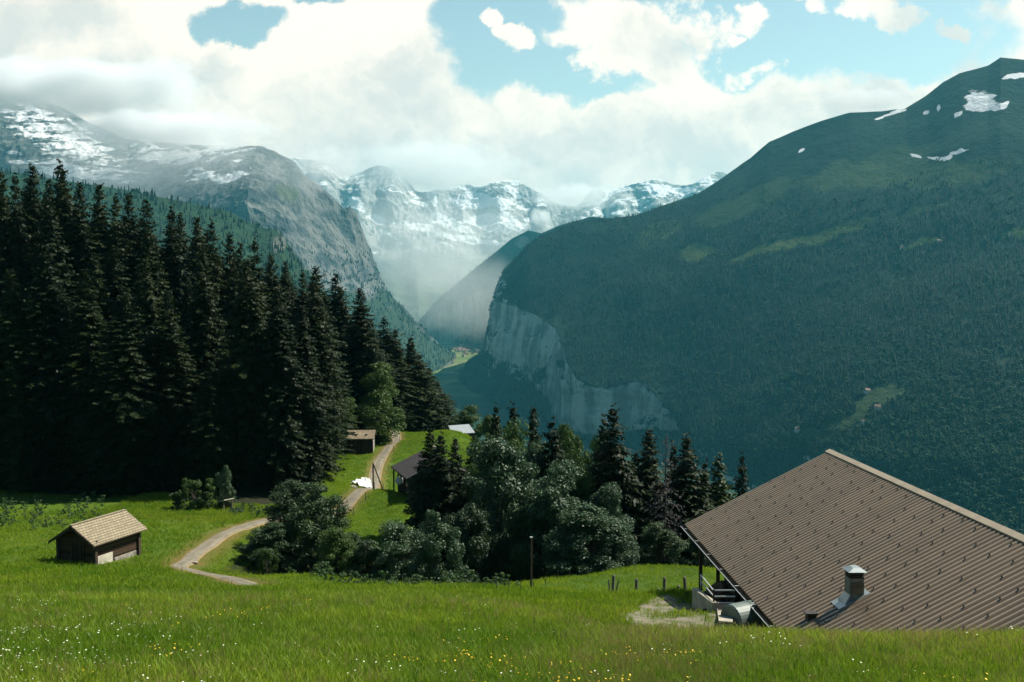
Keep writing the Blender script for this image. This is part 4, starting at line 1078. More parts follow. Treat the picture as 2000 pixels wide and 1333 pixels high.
def gable_roof(root, L, Wd, eave_z, pitch, over_side, over_end, thick, m, y0=0.0):
    """two slabs meeting at the ridge, as one roof; local y is the ridge"""
    half = Wd / 2 + over_side; tz = math.tan(pitch); rz = eave_z + Wd / 2 * tz; ez = rz - half * tz
    a, b = y0 - L / 2 - over_end, y0 + L / 2 + over_end; q = MB()
    for s in (-1, 1):
        vs = [(0, a, rz), (s * half, a, ez), (s * half, b, ez), (0, b, rz), (0, a, rz + thick), (s * half, a, ez + thick), (s * half, b, ez + thick), (0, b, rz + thick)]
        if s < 0: vs = [vs[i] for i in (1, 0, 3, 2, 5, 4, 7, 6)]
        q.hexa(vs)
    return q.build('roof', m, root), rz


def gable_walls(root, L, Wd, eave_z, pitch, m, base=-1.5, y0=0.0):
    rz = eave_z + Wd / 2 * math.tan(pitch); x, a, b = Wd / 2, y0 - L / 2, y0 + L / 2; q = MB()
    q.add([(-x, a, base), (x, a, base), (x, a, eave_z), (0, a, rz), (-x, a, eave_z), (-x, b, base), (x, b, base), (x, b, eave_z), (0, b, rz), (-x, b, eave_z)],
          [(0, 1, 2, 3, 4), (9, 8, 7, 6, 5), (1, 6, 7, 2), (5, 0, 4, 9), (2, 7, 8, 3), (3, 8, 9, 4)])
    return q.build('wall', m, root)


def az(deg):       # azimuth (from +Y towards +X) of the local +Y axis -> z rotation
    return -R(deg)


# --- small hay hut on the left
d_h = 72.0
zg = float(P(200, 1108, d_h)[2])
hut_c = P(203, 1108, 73.6)
hut = empty('hay_hut', (hut_c[0] - 0.55, hut_c[1] + 0.6, zg + 0.10), az(20)); tag(hut, 'small dark log hut with pale wooden shingle roof standing in the meadow', 'hut')
HL, HW, HE, HP = 4.5, 3.35, 1.95, R(32)
gable_walls(hut, HL, HW, HE, HP, M['log'])
rf, rz = gable_roof(hut, HL, HW, HE, HP, 0.42, 0.55, 0.09, M['shingle'])
q = MB(); q.box((0, 0, rz + 0.10), (0.22, HL + 1.14, 0.05)); q.build('ridge_board', M['shingle'], rf)
for sx in (-1, 1):
    q = MB(); q.box((sx * (HW / 2 + 0.16), -HL / 2 - 0.50, 0), (0.01, 0.05, 0.01)); 
    b = MB(); half = HW / 2 + 0.42; tz = math.tan(HP); ez = rz - half * tz
    b.hexa([(0, -HL / 2 - 0.60, rz - 0.14), (sx * half, -HL / 2 - 0.60, ez - 0.14), (sx * half, -HL / 2 - 0.555, ez - 0.14), (0, -HL / 2 - 0.555, rz - 0.14), (0, -HL / 2 - 0.60, rz + 0.06), (sx * half, -HL / 2 - 0.60, ez + 0.06), (sx * half, -HL / 2 - 0.555, ez + 0.06), (0, -HL / 2 - 0.555, rz + 0.06)])
    b.build('barge_board', M['beam'], hut)
for sx in (-1, 1):
    for sy in (-1, 1):
        q = MB(); q.box((sx * (HW / 2 + 0.02), sy * (HL / 2 + 0.02), 0.55), (0.24, 0.24, 2.75)); q.build('corner_post', M['beam'], hut)
q = MB(); q.box((HW / 2 + 0.01, -1.30, 0.25), (0.10, 1.5, 1.0)); q.build('base_panel', M['plaster'], hut); 
q = MB(); q.box((HW / 2 + 0.01, 0.80, -0.05), (0.09, 2.3, 0.60)); q.build('foundation', M['stone'], hut)
for yy in (-HL / 2 - 0.03,):
    q = MB(); q.box((0.1, yy, 0.75), (1.0, 0.06, 1.6)); dr = q.build('door', M['board'], hut)
    for xx in (-0.45, 0.65):
        q = MB(); q.box((xx, yy - 0.02, 0.78), (0.10, 0.08, 1.75)); q.build('frame', M['beam'], dr)
q = MB(); q.box((0, -HL / 2 - 0.04, HE - 0.05), (HW + 0.5, 0.12, 0.16)); q.build('tie_beam', M['beam'], hut)
BUILT.append((hut.location.x, hut.location.y, 2.6))

# --- old barn by the upper path
bp_ = P(702, 888, 146); barn = empty('old_barn', (bp_[0], bp_[1] + 1.9, bp_[2] - 0.1), az(86)); tag(barn, 'old black timber barn with sagging shingle roof under the pale tree', 'barn')
gable_walls(barn, 3.6, 3.6, 2.55, R(24), M['board']); rf, rz = gable_roof(barn, 3.6, 3.6, 2.55, R(24), 0.45, 0.3, 0.12, M['oldshingle'])
q = MB(); q.box((1.83, 0, 1.0), (0.06, 1.2, 2.0)); q.build('door', M['board'], barn)
q = MB(); q.box((0.0, 1.84, 0.9), (3.3, 0.06, 2.3)); q.build('end_panel', M['stone'], barn)
q = MB(); [q.box((x_, y_, rz - abs(x_) * math.tan(R(24)) + 0.24), (0.35, 0.28, 0.18)) for x_, y_ in ((-1.0, 0.4), (-0.5, -0.9))]; 
for x_, y_ in ((-1.0, 0.4), (0.6, -0.9), (1.2, 0.9)):
    q = MB(); q.box((x_, y_, rz - abs(x_) * math.tan(R(24)) + 0.2), (0.4, 0.3, 0.2)); q.build('roof_stone', M['stone'], rf, bevel=0.05)
BUILT.append((barn.location.x, barn.location.y, 2.6))

# --- dark chalet behind the spruce trio
CA = R(-19); cor = P(763, 912, 118); lx_, ly_ = -(6.4 / 2 + 0.7), 7.0 / 2 + 0.7            # far left corner of the eave
cxx, cyy = cor[0] - (lx_ * math.cos(CA) + ly_ * math.sin(CA)), cor[1] - (-lx_ * math.sin(CA) + ly_ * math.cos(CA))
CZ = cor[2] - 0.1 - (2.5 - 0.7 * math.tan(R(24)))
chal = empty('dark_chalet', (cxx, cyy, CZ), -CA); tag(chal, 'dark chalet with black slate roof half hidden by the spruce trio', 'house')
gable_walls(chal, 7.0, 6.4, 2.5, R(24), M['log']); rf, rz = gable_roof(chal, 7.0, 6.4, 2.5, R(24), 0.7, 0.7, 0.14, M['slate'])
q = MB(); q.box((-3.23, 0, 0.7), (0.07, 6.8, 1.6)); q.build('lower_wall', M['board'], chal)
for y_ in (-1.9, 0.2, 1.9):
    q = MB(); q.box((-3.29, y_, 1.35), (0.06, 0.85, 0.8)); w_ = q.build('window', M['beam'], chal); q = MB(); q.box((-3.335, y_, 1.35), (0.03, 0.68, 0.64)); q.build('pane', M['glass'], w_)
for y_ in (-3.9, 3.9):
    q = MB(); q.box((-3.6, y_, 0.9), (0.16, 0.16, 2.9)); q.build('eave_post', M['beam'], chal)
q = MB(); q.box((0.8, 1.0, rz + 0.45), (0.6, 0.6, 1.2)); q.build('chimney', M['plaster'], rf)
BUILT.append((chal.location.x, chal.location.y, 4.5))

# --- grey roofed house on the brow
gp = P(892, 846, 182); gh = empty('grey_roofed_house', (gp[0] + 0.2, gp[1] + 2, gp[2] - 1.6), az(62)); tag(gh, 'house with a pale grey metal roof beyond the sunny knoll', 'house')
gable_walls(gh, 3.6, 4.2, 1.7, R(26), M['board']); rf, rz = gable_roof(gh, 3.6, 4.2, 1.7, R(26), 0.5, 0.4, 0.10, M['greyroof'])
for y_ in (-1.0, 0.7):
    q = MB(); q.box((2.13, y_, 0.9), (0.06, 0.7, 0.7)); w_ = q.build('window', M['white'], gh); q = MB(); q.box((2.17, y_, 0.9), (0.03, 0.55, 0.55)); q.build('pane', M['glass'], w_)

# --- plank shelter at the forest edge
sp_ = P(437, 994, 103); sh = empty('plank_shelter', (sp_[0], sp_[1], sp_[2]), az(40)); tag(sh, 'little tumbledown plank shelter with a pale slanting roof at the forest edge', 'shelter')
q = MB(); q.box((0, 0, 0.85), (2.0, 1.2, 0.07), np.array([[math.cos(.28), 0, -math.sin(.28)], [0, 1, 0], [math.sin(.28), 0, math.cos(.28)]])); q.build('roof', M['white'] if False else M['plaster'], sh)
for sx, hh in ((-0.8, 0.6), (0.75, 1.0)):
    for sy in (-0.5, 0.5):
        q = MB(); q.box((sx, sy, hh / 2 - 0.1), (0.12, 0.12, hh + 0.1)); q.build('leg', M['post'], sh)
q = MB(); q.box((0, 0.45, 0.4), (1.5, 0.06, 0.6)); q.build('back_board', M['post'], sh)

# --- the big roof on the right
ridge_far = P(1621, 884, 54.0); eave_far = P(1335, 1023, 54.2)
rot = math.atan2(0.036, 1.0)
big = empty('farmhouse', (ridge_far[0], ridge_far[1], eave_far[2] - 4.2), rot)
tag(big, 'big farmhouse under a brown ribbed metal roof with one chimney', 'house')
ez = 4.2; rzr = ridge_far[2] - eave_far[2] + ez; HWD = ridge_far[0] - eave_far[0]; LEN = 27.0
slope = (rzr - ez) / HWD; th = math.atan(slope)
ROT = np.array([[math.cos(rot), -math.sin(rot), 0], [math.sin(rot), math.cos(rot), 0], [0, 0, 1]])
BASE = np.array(big.location)


def to_local(X): return ROT.T @ (np.asarray(X) - BASE)


def roof_hit(px, py):
    """point of the near roof plane seen at a photo pixel, in the farmhouse's own axes"""
    D = ROT.T @ P(px, py, 1.0); O = ROT.T @ (-BASE)
    n = np.array([-math.sin(th), 0, math.cos(th)]); p0 = np.array([0, 0, rzr])
    k = n @ (p0 - O) / (n @ D); return O + D * k


def sheet(sign):
    per, hgt, prof = 0.30, 0.125, []
    y = 0.0
    while y > -LEN:
        prof += [(y, 0), (y - 0.105, 0), (y - 0.118, hgt), (y - 0.262, hgt), (y - 0.275, 0)]; y -= per
    prof = np.array(prof); nseg = 2
    n = np.array([sign * math.sin(th), 0, math.cos(th)])
    xs = np.linspace(0.0, HWD, nseg + 1); V = []
    for x in xs:
        for (yy, hh) in prof: V.append((sign * x + n[0] * hh, yy, rzr - x * slope + n[2] * hh))
    k = np.arange(len(V)).reshape(nseg + 1, len(prof))
    f = np.stack([k[:-1, :-1].ravel(), k[1:, :-1].ravel(), k[1:, 1:].ravel(), k[:-1, 1:].ravel()], -1)
    if sign > 0: f = f[:, ::-1]
    return np.array(V), f


def roof_mat():
    m, t, b = principled('brown_ribbed_metal', 0.42, 0.5)
    tc = t.new('ShaderNodeTexCoord'); o = tc.outputs['Object']
    mp = t.new('ShaderNodeMapping'); mp.inputs['Scale'].default_value = (0.15, 1.2, 0.15); t.link(o, mp.inputs[0])
    n = t.noise(mp.outputs[0], 2.2, 5, 0.6); n2 = t.noise(o, 0.35, 4, 0.6); n3 = t.noise(o, 7, 3, 0.6)
    c = t.mix(t.sstep(n, 0.3, 0.7), (0.140, 0.099, 0.060), (0.185, 0.134, 0.084))
    c = t.mix(t.math('MULTIPLY', t.sstep(n2, 0.45, 0.7), 0.35), c, (0.105, 0.080, 0.056))
    c = t.mix(t.math('MULTIPLY', t.sstep(n3, 0.62, 0.75), 0.4), c, (0.085, 0.070, 0.045))
    s = t.new('ShaderNodeSeparateXYZ'); t.link(o, s.inputs[0])
    wn = t.new('ShaderNodeTexWhiteNoise', noise_dimensions='1D'); t.link(t.math('FLOOR', t.math('DIVIDE', s.outputs[1], 0.9)), wn.inputs['W'])
    c = t.mix(t.math('MULTIPLY', wn.outputs[0], 0.30), c, (0.095, 0.070, 0.045))
    lap = t.math('FRACT', t.math('DIVIDE', t.math('ADD', s.outputs[0], t.math('MULTIPLY', t.math('FLOOR', t.math('DIVIDE', s.outputs[1], 0.9)), 0.013)), 2.9))
    c = t.mix(t.sstep(lap, 0.0, 0.012, 0.55, 0.0), c, (0.035, 0.028, 0.02))
    t.link(c, b.inputs['Base Color'])
    return m


M['roof'] = roof_mat()
M['ridge'] = mat('pale_ridge_cap', (0.32, 0.26, 0.18), (0.26, 0.21, 0.145), 1.5, 0.5, 0.4)
M['darkmetal'] = mat('dark_metal', (0.022, 0.019, 0.016), (0.035, 0.03, 0.025), 3, 0.6)
V1, f1 = sheet(-1); V2, f2 = sheet(1)
roof = link('roof', np_mesh('roof', np.concatenate([V1, V2]), np.concatenate([f1, f2 + len(V1)])), M['roof'], big)
q = MB()
for s in (-1, 1):
    w = 0.26; hc = 0.17
    vs = [(0, 0.06, rzr + hc - 0.03), (s * w, 0.06, rzr + hc - w * slope - 0.03), (s * w, -LEN, rzr + hc - w * slope - 0.03), (0, -LEN, rzr + hc - 0.03), (0, 0.06, rzr + hc + 0.02), (s * w, 0.06, rzr + hc - w * slope + 0.02), (s * w, -LEN, rzr + hc - w * slope + 0.02), (0, -LEN, rzr + hc + 0.02)]
    if s > 0: vs = [vs[i] for i in (1, 0, 3, 2, 5, 4, 7, 6)]
    q.hexa(vs)
q.build('ridge_cap', M['ridge'], roof)
q = MB()
for s in (-1, 1):      # under-roof boards and verge trim
    vs = [(0, 0.02, rzr - 0.24), (s * HWD * 0.995, 0.02, ez - 0.24), (s * HWD * 0.995, -LEN + 0.1, ez - 0.24), (0, -LEN + 0.1, rzr - 0.24), (0, 0.02, rzr - 0.03), (s * HWD * 0.995, 0.02, ez - 0.03), (s * HWD * 0.995, -LEN + 0.1, ez - 0.03), (0, -LEN + 0.1, rzr - 0.03)]
    if s > 0: vs = [vs[i] for i in (1, 0, 3, 2, 5, 4, 7, 6)]
    q.hexa(vs)
q.build('roof_boards', M['beam'], roof)
# gutter: half round trough on brackets along the eave
gx_, gz_ = -HWD - 0.16, ez - 0.06; V = []; ngut = 9
for yy in (0.1, -LEN):
    for i in range(ngut):
        a = math.pi + math.pi * i / (ngut - 1); V.append((gx_ + 0.07 * math.cos(a), yy, gz_ + 0.07 * math.sin(a)))
    for i in range(ngut):
        a = 2 * math.pi - math.pi * i / (ngut - 1); V.append((gx_ + 0.062 * math.cos(a), yy, gz_ + 0.062 * math.sin(a)))
n2_ = 2 * ngut; F = [(i, (i + 1) % n2_, n2_ + (i + 1) % n2_, n2_ + i) for i in range(n2_)] + [tuple(range(n2_))[::-1], tuple(range(n2_, 2 * n2_))]
q = MB(); q.add(V, F); gut = q.build('gutter', M['darkmetal'], big)
q = MB(); q.tube([(gx_ - 0.07, 0.1, gz_ + 0.01), (gx_ - 0.07, -LEN, gz_ + 0.01)], 0.018, 6); q.build('gutter_bead', M['galv'], gut)
for i in range(9):
    q = MB(); y_ = -0.8 - i * 2.6; q.box((gx_ + 0.13, y_, gz_ + 0.075), (0.34, 0.05, 0.015)); q.build('bracket', M['galv'], gut)
# house body and posts
wx0 = -HWD + 1.95; q = MB(); bz = -2.2
q.add([(wx0, -0.9, bz), (HWD - 1.2, -0.9, bz - 4), (HWD - 1.2, -0.9, rzr - (HWD - 1.2) * slope - 0.3), (0, -0.9, rzr - 0.3), (wx0, -0.9, rzr + wx0 * slope - 0.3),
       (wx0, -LEN + 1, bz), (HWD - 1.2, -LEN + 1, bz - 4), (HWD - 1.2, -LEN + 1, rzr - (HWD - 1.2) * slope - 0.3), (0, -LEN + 1, rzr - 0.3), (wx0, -LEN + 1, rzr + wx0 * slope - 0.3)],
      [(4, 3, 2, 1, 0), (5, 6, 7, 8, 9), (1, 2, 7, 6), (0, 5, 9, 4), (2, 3, 8, 7), (3, 4, 9, 8)])
q.build('wall', M['board'], big)
for px, dd, pyb in ((1368, 53.4, 1156), (1402, 53.4, 1150)):
    g_ = to_local(P(px, pyb, dd)); top = rzr + g_[0] * slope - 0.25
    q = MB(); q.box((g_[0], g_[1], (top + g_[2] - 0.3) / 2), (0.17, 0.17, top - g_[2] + 0.3)); q.build('eave_post', M['beam'], big)
dq = MB(); dq.box((wx0 - 0.03, -7.5, 0.0), (0.06, 1.2, 2.2)); dq.build('door', M['beam'], big)
# snow hooks on the ribs, in slanting staggered rows; the hundred nearest are parts, the rest one piece of stuff
hk = MB(); hk.box((0, 0, 0.03), (0.022, 0.08, 0.06)); hk.box((0.02, 0, 0.06), (0.045, 0.09, 0.012)); 
hook0 = hk.build('snow_hook', M['darkmetal'], roof); hooks = []
for r_ in range(11):
    for c_ in range(30):
        x = 0.45 + r_ * 0.70 + 0.10 * ((c_ * 7 + r_ * 3) % 5 - 2) * 0.6; yb = -(c_ * 4 + (r_ * 3) % 4 + (r_ % 2)) * 0.30 - 0.19
        if x > HWD - 0.3 or yb < -LEN + 0.4 or (c_ + 2 * r_) % 5 == 0: continue
        nrm = 0.125; hooks.append((-x - math.sin(th) * nrm, yb, rzr - x * slope + math.cos(th) * nrm))
def hook_px(h):
    w_ = ROT @ np.array(h) + BASE; return proj(w_), w_[1]
vis = sorted([h for h in hooks if -50 < hook_px(h)[0][0] < 2040 and hook_px(h)[0][1] < 1265 and 0.5], key=lambda h: hook_px(h)[1])
first = True
for h in vis[:100]:
    o = hook0 if first else hook0.copy()
    if not first: COL.objects.link(o); o.parent = roof
    first = False; o.location = h; o.rotation_euler = (0, -th, 0)
if vis[100:]:
    q = MB(); cT, sT = math.cos(-th), math.sin(-th); Ry = np.array([[cT, 0, sT], [0, 1, 0], [-sT, 0, cT]])
    for h in vis[100:]:
        q.box(tuple(np.array(h) + Ry @ np.array((0, 0, 0.035))), (0.022, 0.08, 0.06), Ry); q.box(tuple(np.array(h) + Ry @ np.array((0.02, 0, 0.06))), (0.045, 0.09, 0.012), Ry)
    o = q.build('snow_hooks', M['darkmetal'], roof); o['kind'] = 'stuff'
# chimney: rendered shaft with a brown sheet panel, louvred head, bent zinc cap and zinc flashing
cb_ = roof_hit(1668, 1172); cx_, cy_, cz_ = cb_
W2, HC = 0.26, 1.12
q = MB(); q.hexa([(cx_ - W2 * 1.08, cy_ - W2 * 1.08, cz_ - 0.6), (cx_ + W2 * 1.08, cy_ - W2 * 1.08, cz_ - 0.6), (cx_ + W2 * 1.08, cy_ + W2 * 1.08, cz_ - 0.6), (cx_ - W2 * 1.08, cy_ + W2 * 1.08, cz_ - 0.6),
                  (cx_ - W2, cy_ - W2, cz_ + HC * 0.78), (cx_ + W2, cy_ - W2, cz_ + HC * 0.78), (cx_ + W2, cy_ + W2, cz_ + HC * 0.78), (cx_ - W2, cy_ + W2, cz_ + HC * 0.78)])
M['chim'] = mat('sooty_render', (0.12, 0.118, 0.105), (0.20, 0.19, 0.165), 3.5, 0.9, bump=0.4)
chim = q.build('chimney', M['chim'], roof)
q = MB(); q.box((cx_ + 0.03, cy_ - W2 - 0.025, cz_ + 0.52), (W2 * 1.7, 0.03, 0.42)); q.build('sheet_panel', M['rust'], chim)
q = MB()
for i in range(4): q.box((cx_, cy_, cz_ + HC * 0.80 + 0.065 * i), (2 * W2 + 0.02, 2 * W2 + 0.02, 0.03))
q.box((cx_, cy_, cz_ + HC * 0.9), (2 * W2 - 0.16, 2 * W2 - 0.16, 0.36)); q.build('louvre', M['darkmetal'], chim)
q = MB(); cw = W2 + 0.09; zc = cz_ + HC
q.add([(cx_ - cw, cy_ - cw, zc), (cx_ + cw, cy_ - cw, zc), (cx_ + cw, cy_ + cw, zc), (cx_ - cw, cy_ + cw, zc), (cx_ - cw * .35, cy_ - cw * .6, zc + 0.13), (cx_ + cw * .35, cy_ - cw * .6, zc + 0.13), (cx_ + cw * .35, cy_ + cw * .6, zc + 0.13), (cx_ - cw * .35, cy_ + cw * .6, zc + 0.13)],
      [(3, 2, 1, 0), (4, 5, 6, 7), (0, 1, 5, 4), (1, 2, 6, 5), (2, 3, 7, 6), (3, 0, 4, 7)]); q.build('cap', M['zinc'], chim)
q = MB(); x0, x1 = cx_ - 0.72, cx_ + 0.44; hr = 0.14
def rz_(x): return rzr + x * slope
for (a, b, c, d_) in ((x0, cx_ - W2 * 1.05, cy_ - 0.44, cy_ + 0.44), (cx_ + W2 * 1.05, x1, cy_ - 0.44, cy_ + 0.44), (cx_ - W2 * 1.05, cx_ + W2 * 1.05, cy_ - 0.44, cy_ - W2 * 1.02), (cx_ - W2 * 1.05, cx_ + W2 * 1.05, cy_ + W2 * 1.02, cy_ + 0.44)):
    q.hexa([(a, c, rz_(a) + hr), (b, c, rz_(b) + hr), (b, d_, rz_(b) + hr), (a, d_, rz_(a) + hr), (a, c, rz_(a) + hr + .02), (b, c, rz_(b) + hr + .02), (b, d_, rz_(b) + hr + .02), (a, d_, rz_(a) + hr + .02)])
q.hexa([(cx_ - W2 * 1.8, cy_ - W2 * 1.4, rz_(cx_ - W2 * 1.8) + hr + .02), (cx_ - W2, cy_ - W2 * 1.1, rz_(cx_ - W2) + hr + .02), (cx_ - W2, cy_ + W2 * 1.1, rz_(cx_ - W2) + hr + .02), (cx_ - W2 * 1.8, cy_ + W2 * 1.4, rz_(cx_ - W2 * 1.8) + hr + .02),
        (cx_ - W2 * 1.8, cy_ - W2 * 1.4, rz_(cx_ - W2 * 1.8) + hr + .04), (cx_ - W2 * 1.02, cy_ - W2 * 1.1, rz_(cx_ - W2) + 0.4), (cx_ - W2 * 1.02, cy_ + W2 * 1.1, rz_(cx_ - W2) + 0.4), (cx_ - W2 * 1.8, cy_ + W2 * 1.4, rz_(cx_ - W2 * 1.8) + hr + .04)])
q.build('flashing', M['zinc'], chim)
vb = roof_hit(1584, 1214); q = MB(); q.box((vb[0], vb[1], vb[2] + 0.16), (0.34, 0.30, 0.30)); q.box((vb[0] - 0.02, vb[1], vb[2] + 0.33), (0.46, 0.40, 0.04)); q.build('roof_vent', M['darkmetal'], roof)

# ------------------------------------------------------------------ small things by the farmyard
def gpt(px, py, d):
    p = P(px, py, d); return p[0], p[1], float(ground_z(p[0], p[1]))


for px, top, bot, d, lean, lab in ((1197, 1141, 1166, 62, 0.04, 'tallest of the bunched posts at the left end of the fence'), (1191, 1152, 1166, 62.3, -0.10, 'short split stake leaning on the bunched posts'), (1202, 1150, 1166, 61.8, 0.25, 'slanting grey stake propping the bunched posts'),
                                   (1243, 1142, 1165, 61, 0.0, 'grey fence post standing alone left of the short stub'), (1285, 1152, 1163, 58.5, 0.03, 'short fence post stub nearest the lone grey post'), (1297, 1138, 1165, 60.5, 0.02, 'fence post just right of the short stub'),
                                   (1326, 1153, 1165, 60, -0.02, 'short stub just left of the broad pointed post'), (1339, 1136, 1170, 58.5, -0.06, 'broad pointed fence post nearest the concrete ramp')):
    x, y, z = gpt(px, bot, d); h = (bot - top) * d / F_PX + 0.28
    q = MB(); rr = 0.11 if px not in (1191, 1202) else 0.05
    q.tube([(0, 0, -0.4), (lean * h * 0.5, 0, h * 0.5), (lean * h, 0, h * 0.93), (lean * h, 0, h)], [rr * 1.05, rr, rr * 0.92, rr * 0.35], 7)
    o = q.build('fence_post', M['post']); o.location = (x, y, z); tag(o, lab, 'fence post', 'weathered fence posts by the farmyard')

x, y, z = gpt(1037, 1150, 58); q = MB(); h = 105 * 58 / F_PX
up = empty('wooden_pole', (x, y, z)); tag(up, 'tall slim wooden pole at the meadow edge before the thicket', 'pole')
q.tube([(0, 0, -0.5), (0.02, 0, h)], [0.065, 0.05], 8); q.build('shaft', M['beam'], up); q = MB(); q.box((0.02, 0, h + 0.02), (0.16, 0.16, 0.06)); q.build('cap', M['galv'], up)
x, y, z = gpt(729, 964, 120); h = 57 * 120 / F_PX
up = empty('braced_pole', (x, y, z)); tag(up, 'dark pole with a slanting brace beside the upper path', 'pole')
q = MB(); q.tube([(0, 0, -0.4), (0, 0, h)], [0.10, 0.085], 8); q.build('shaft', M['beam'], up)
q = MB(); q.tube([(1.55, -0.6, -0.4), (0.05, 0, h - 0.15)], [0.085, 0.075], 8); q.build('brace', M['beam'], up)
x, y, z = gpt(875, 846, 180); q = MB(); q.tube([(0, 0, -0.4), (0, 0, 3.2)], [0.07, 0.06], 7); o = q.build('wooden_pole', M['beam']); o.location = (x, y, z); tag(o, 'thin dark pole in front of the grey-roofed house', 'pole')

for i, (px, py, d) in enumerate([(742, 925, 131), (752, 905, 139), (762, 893, 146), (775, 880, 154), (781, 862, 163), (725, 975, 117), (708, 990, 111), (684, 1000, 107)]):
    x, y, z = gpt(px + 6, py, d); q = MB(); q.tube([(0, 0, -0.3), (0.02, 0, 0.95)], [0.05, 0.04], 6); o = q.build('path_stake', M['post']); o.location = (x, y, z)
    tag(o, 'thin wooden stake along the valley side of the upper path', 'stake', 'stakes along the upper path')
for i, px in enumerate(range(945, 1160, 24)):
    d = np.interp(px, (945, 1037, 1100, 1165), (55, 58.5, 66.5, 72)); py = np.interp(px, (945, 1037, 1100, 1165), (1153, 1150, 1131, 1119)); x, y, z = gpt(px, py, d)
    q = MB(); q.tube([(0, 0, -0.3), (0.01, 0, 0.62)], [0.028, 0.022], 6); o = q.build('fence_stake', M['post']); o.location = (x, y, z)
    tag(o, 'thin stake on the meadow brow beside the tall slim pole', 'stake', 'stakes of the pasture fence on the brow')

# white tarpaulin sheet crumpled on the slope
x, y, z = gpt(706, 938, 127); V = []; n = 26
for i in range(n):
    for j in range(n):
        a, b = i / (n - 1) - .5, j / (n - 1) - .5
        xx = a * 1.3 + b * 1.2 + 0.25 * fbm(a * 3, b * 3, 1, 3); yy = b * 3.8 + 0.3 * fbm(a * 3, b * 3, 5, 3)
        V.append((xx, yy, float(ground_z(x + xx, y + yy)) - z + 0.10 + 1.0 * abs(fbm(a * 4, b * 5, 3, 4)) * (1 - 3.2 * a * a) + 0.75 * max(0, 1 - 4 * a * a) * (0.4 + 0.9 * (b + 0.3))))
k = np.arange(n * n).reshape(n, n); F = np.stack([k[:-1, :-1].ravel(), k[1:, :-1].ravel(), k[1:, 1:].ravel(), k[:-1, 1:].ravel()], -1)
o = link('tarpaulin', np_mesh('tarpaulin', V, F), M['white']); o.location = (x, y, z); tag(o, 'crumpled white tarpaulin on the slope beside the upper path', 'tarpaulin')


def rock(x, y, z, s, lab, group=None, m='stone', seed=0, cat='stone'):
    import bmesh
    bm = bmesh.new(); bmesh.ops.create_icosphere(bm, subdivisions=3, radius=1.0); me = bpy.data.meshes.new('rock'); bm.to_mesh(me); bm.free()
    co = np.empty(len(me.vertices) * 3, np.float32); me.vertices.foreach_get('co', co); co = co.reshape(-1, 3)
    co *= (1 + 0.35 * fbm(co[:, 0] * 1.3 + seed, co[:, 1] * 1.3, co[:, 2] * 1.3, 4))[:, None]; me.vertices.foreach_set('co', (co * np.array(s)).ravel()); me.update()
    o = link('rock', me, M[m]); o.location = (x, y, z); return tag(o, lab, cat, group)


for i, (px, py, d, s, lab) in enumerate([(690, 965, 119, (0.5, 0.4, 0.22), 'flat pale rock in the grass below the tarpaulin'), (738, 962, 120, (0.7, 0.4, 0.15), 'pale flat rock between the pole and its brace'), (755, 960, 119, (0.35, 0.3, 0.22), 'pinkish rock at the foot of the slanting brace'),
                                         (770, 966, 117, (0.3, 0.25, 0.15), 'small white rock between brace and satellite dish'), (800, 977, 113, (0.35, 0.3, 0.2), 'pale rock at the corner of the dark chalet'), (380, 1098, 75, (0.28, 0.22, 0.10), 'pale flat rock at the bend of the lower path'), (806, 832, 184, (1.4, 0.5, 0.6), 'reddish earth bank at the top of the path')]):
    x, y, z = gpt(px, py, d); rock(x, y, z + 0.08, s, lab, m='soil' if px in (806, 755) else 'stone', seed=i * 3.1)
# small dish on a post by the chalet
x, y, z = gpt(779, 972, 114); ds = empty('satellite_dish', (x, y, z)); tag(ds, 'white satellite dish on a short post before the dark chalet', 'dish')
q = MB(); q.tube([(0, 0, -0.2), (0, 0, 1.1)], 0.05, 6); q.build('post', M['beam'], ds); V = []; F = []
for r_ in range(5):
    for k in range(14): a = 6.283 * k / 14; rr = 0.45 * r_ / 4; V.append((rr * math.cos(a), -0.12 + 0.5 * rr ** 2, 1.3 + rr * math.sin(a)))
for r_ in range(4):
    for k in range(14): F.append((r_ * 14 + k, r_ * 14 + (k + 1) % 14, (r_ + 1) * 14 + (k + 1) % 14, (r_ + 1) * 14 + k))
q = MB(); q.add(V, F); q.build('dish', M['white'], ds)

# concrete ramp wall with sloping top, handrails, barred gate, slab, tank and dung heap under the eave
x, y, z = gpt(1357, 1165, 47); e = P(1396, 1180, 42.5); wl = MB(); h0 = 0.55
a = np.array([x, y, P(1357, 1148, 47)[2]]); b = np.array([e[0], e[1], P(1394, 1177, 42.5)[2]])
nv_ = np.array([-(b - a)[1], (b - a)[0], 0]); nv_ /= np.linalg.norm(nv_); w_ = 0.13
wl.hexa([tuple(a + nv_ * w_ - (0, 0, 1.6)), tuple(a - nv_ * w_ - (0, 0, 1.6)), tuple(b - nv_ * w_ - (0, 0, 1.6)), tuple(b + nv_ * w_ - (0, 0, 1.6)), tuple(a + nv_ * w_), tuple(a - nv_ * w_), tuple(b - nv_ * w_), tuple(b + nv_ * w_)])
o = wl.build('ramp_wall', M['concrete'], bevel=0.03); tag(o, 'low concrete wall with sloping sunlit top beside the fence posts', 'wall')
hr_ = empty('handrail', tuple(P(1395, 1178, 43))); L0 = np.array(hr_.location); tag(hr_, 'slanting metal handrail above the concrete wall', 'handrail')
for p_, q_ in (((1369, 1124, 47), (1393, 1153, 43)), ((1369, 1136, 47), (1394, 1165, 43))):
    q = MB(); q.tube([P(*p_) - L0, P(*q_) - L0], 0.032, 7); q.build('rail', M['galv'], hr_)
q = MB(); q.tube([P(1369, 1122, 47) - L0, P(1369, 1160, 47) - L0], 0.035, 7); q.build('upright', M['galv'], hr_)
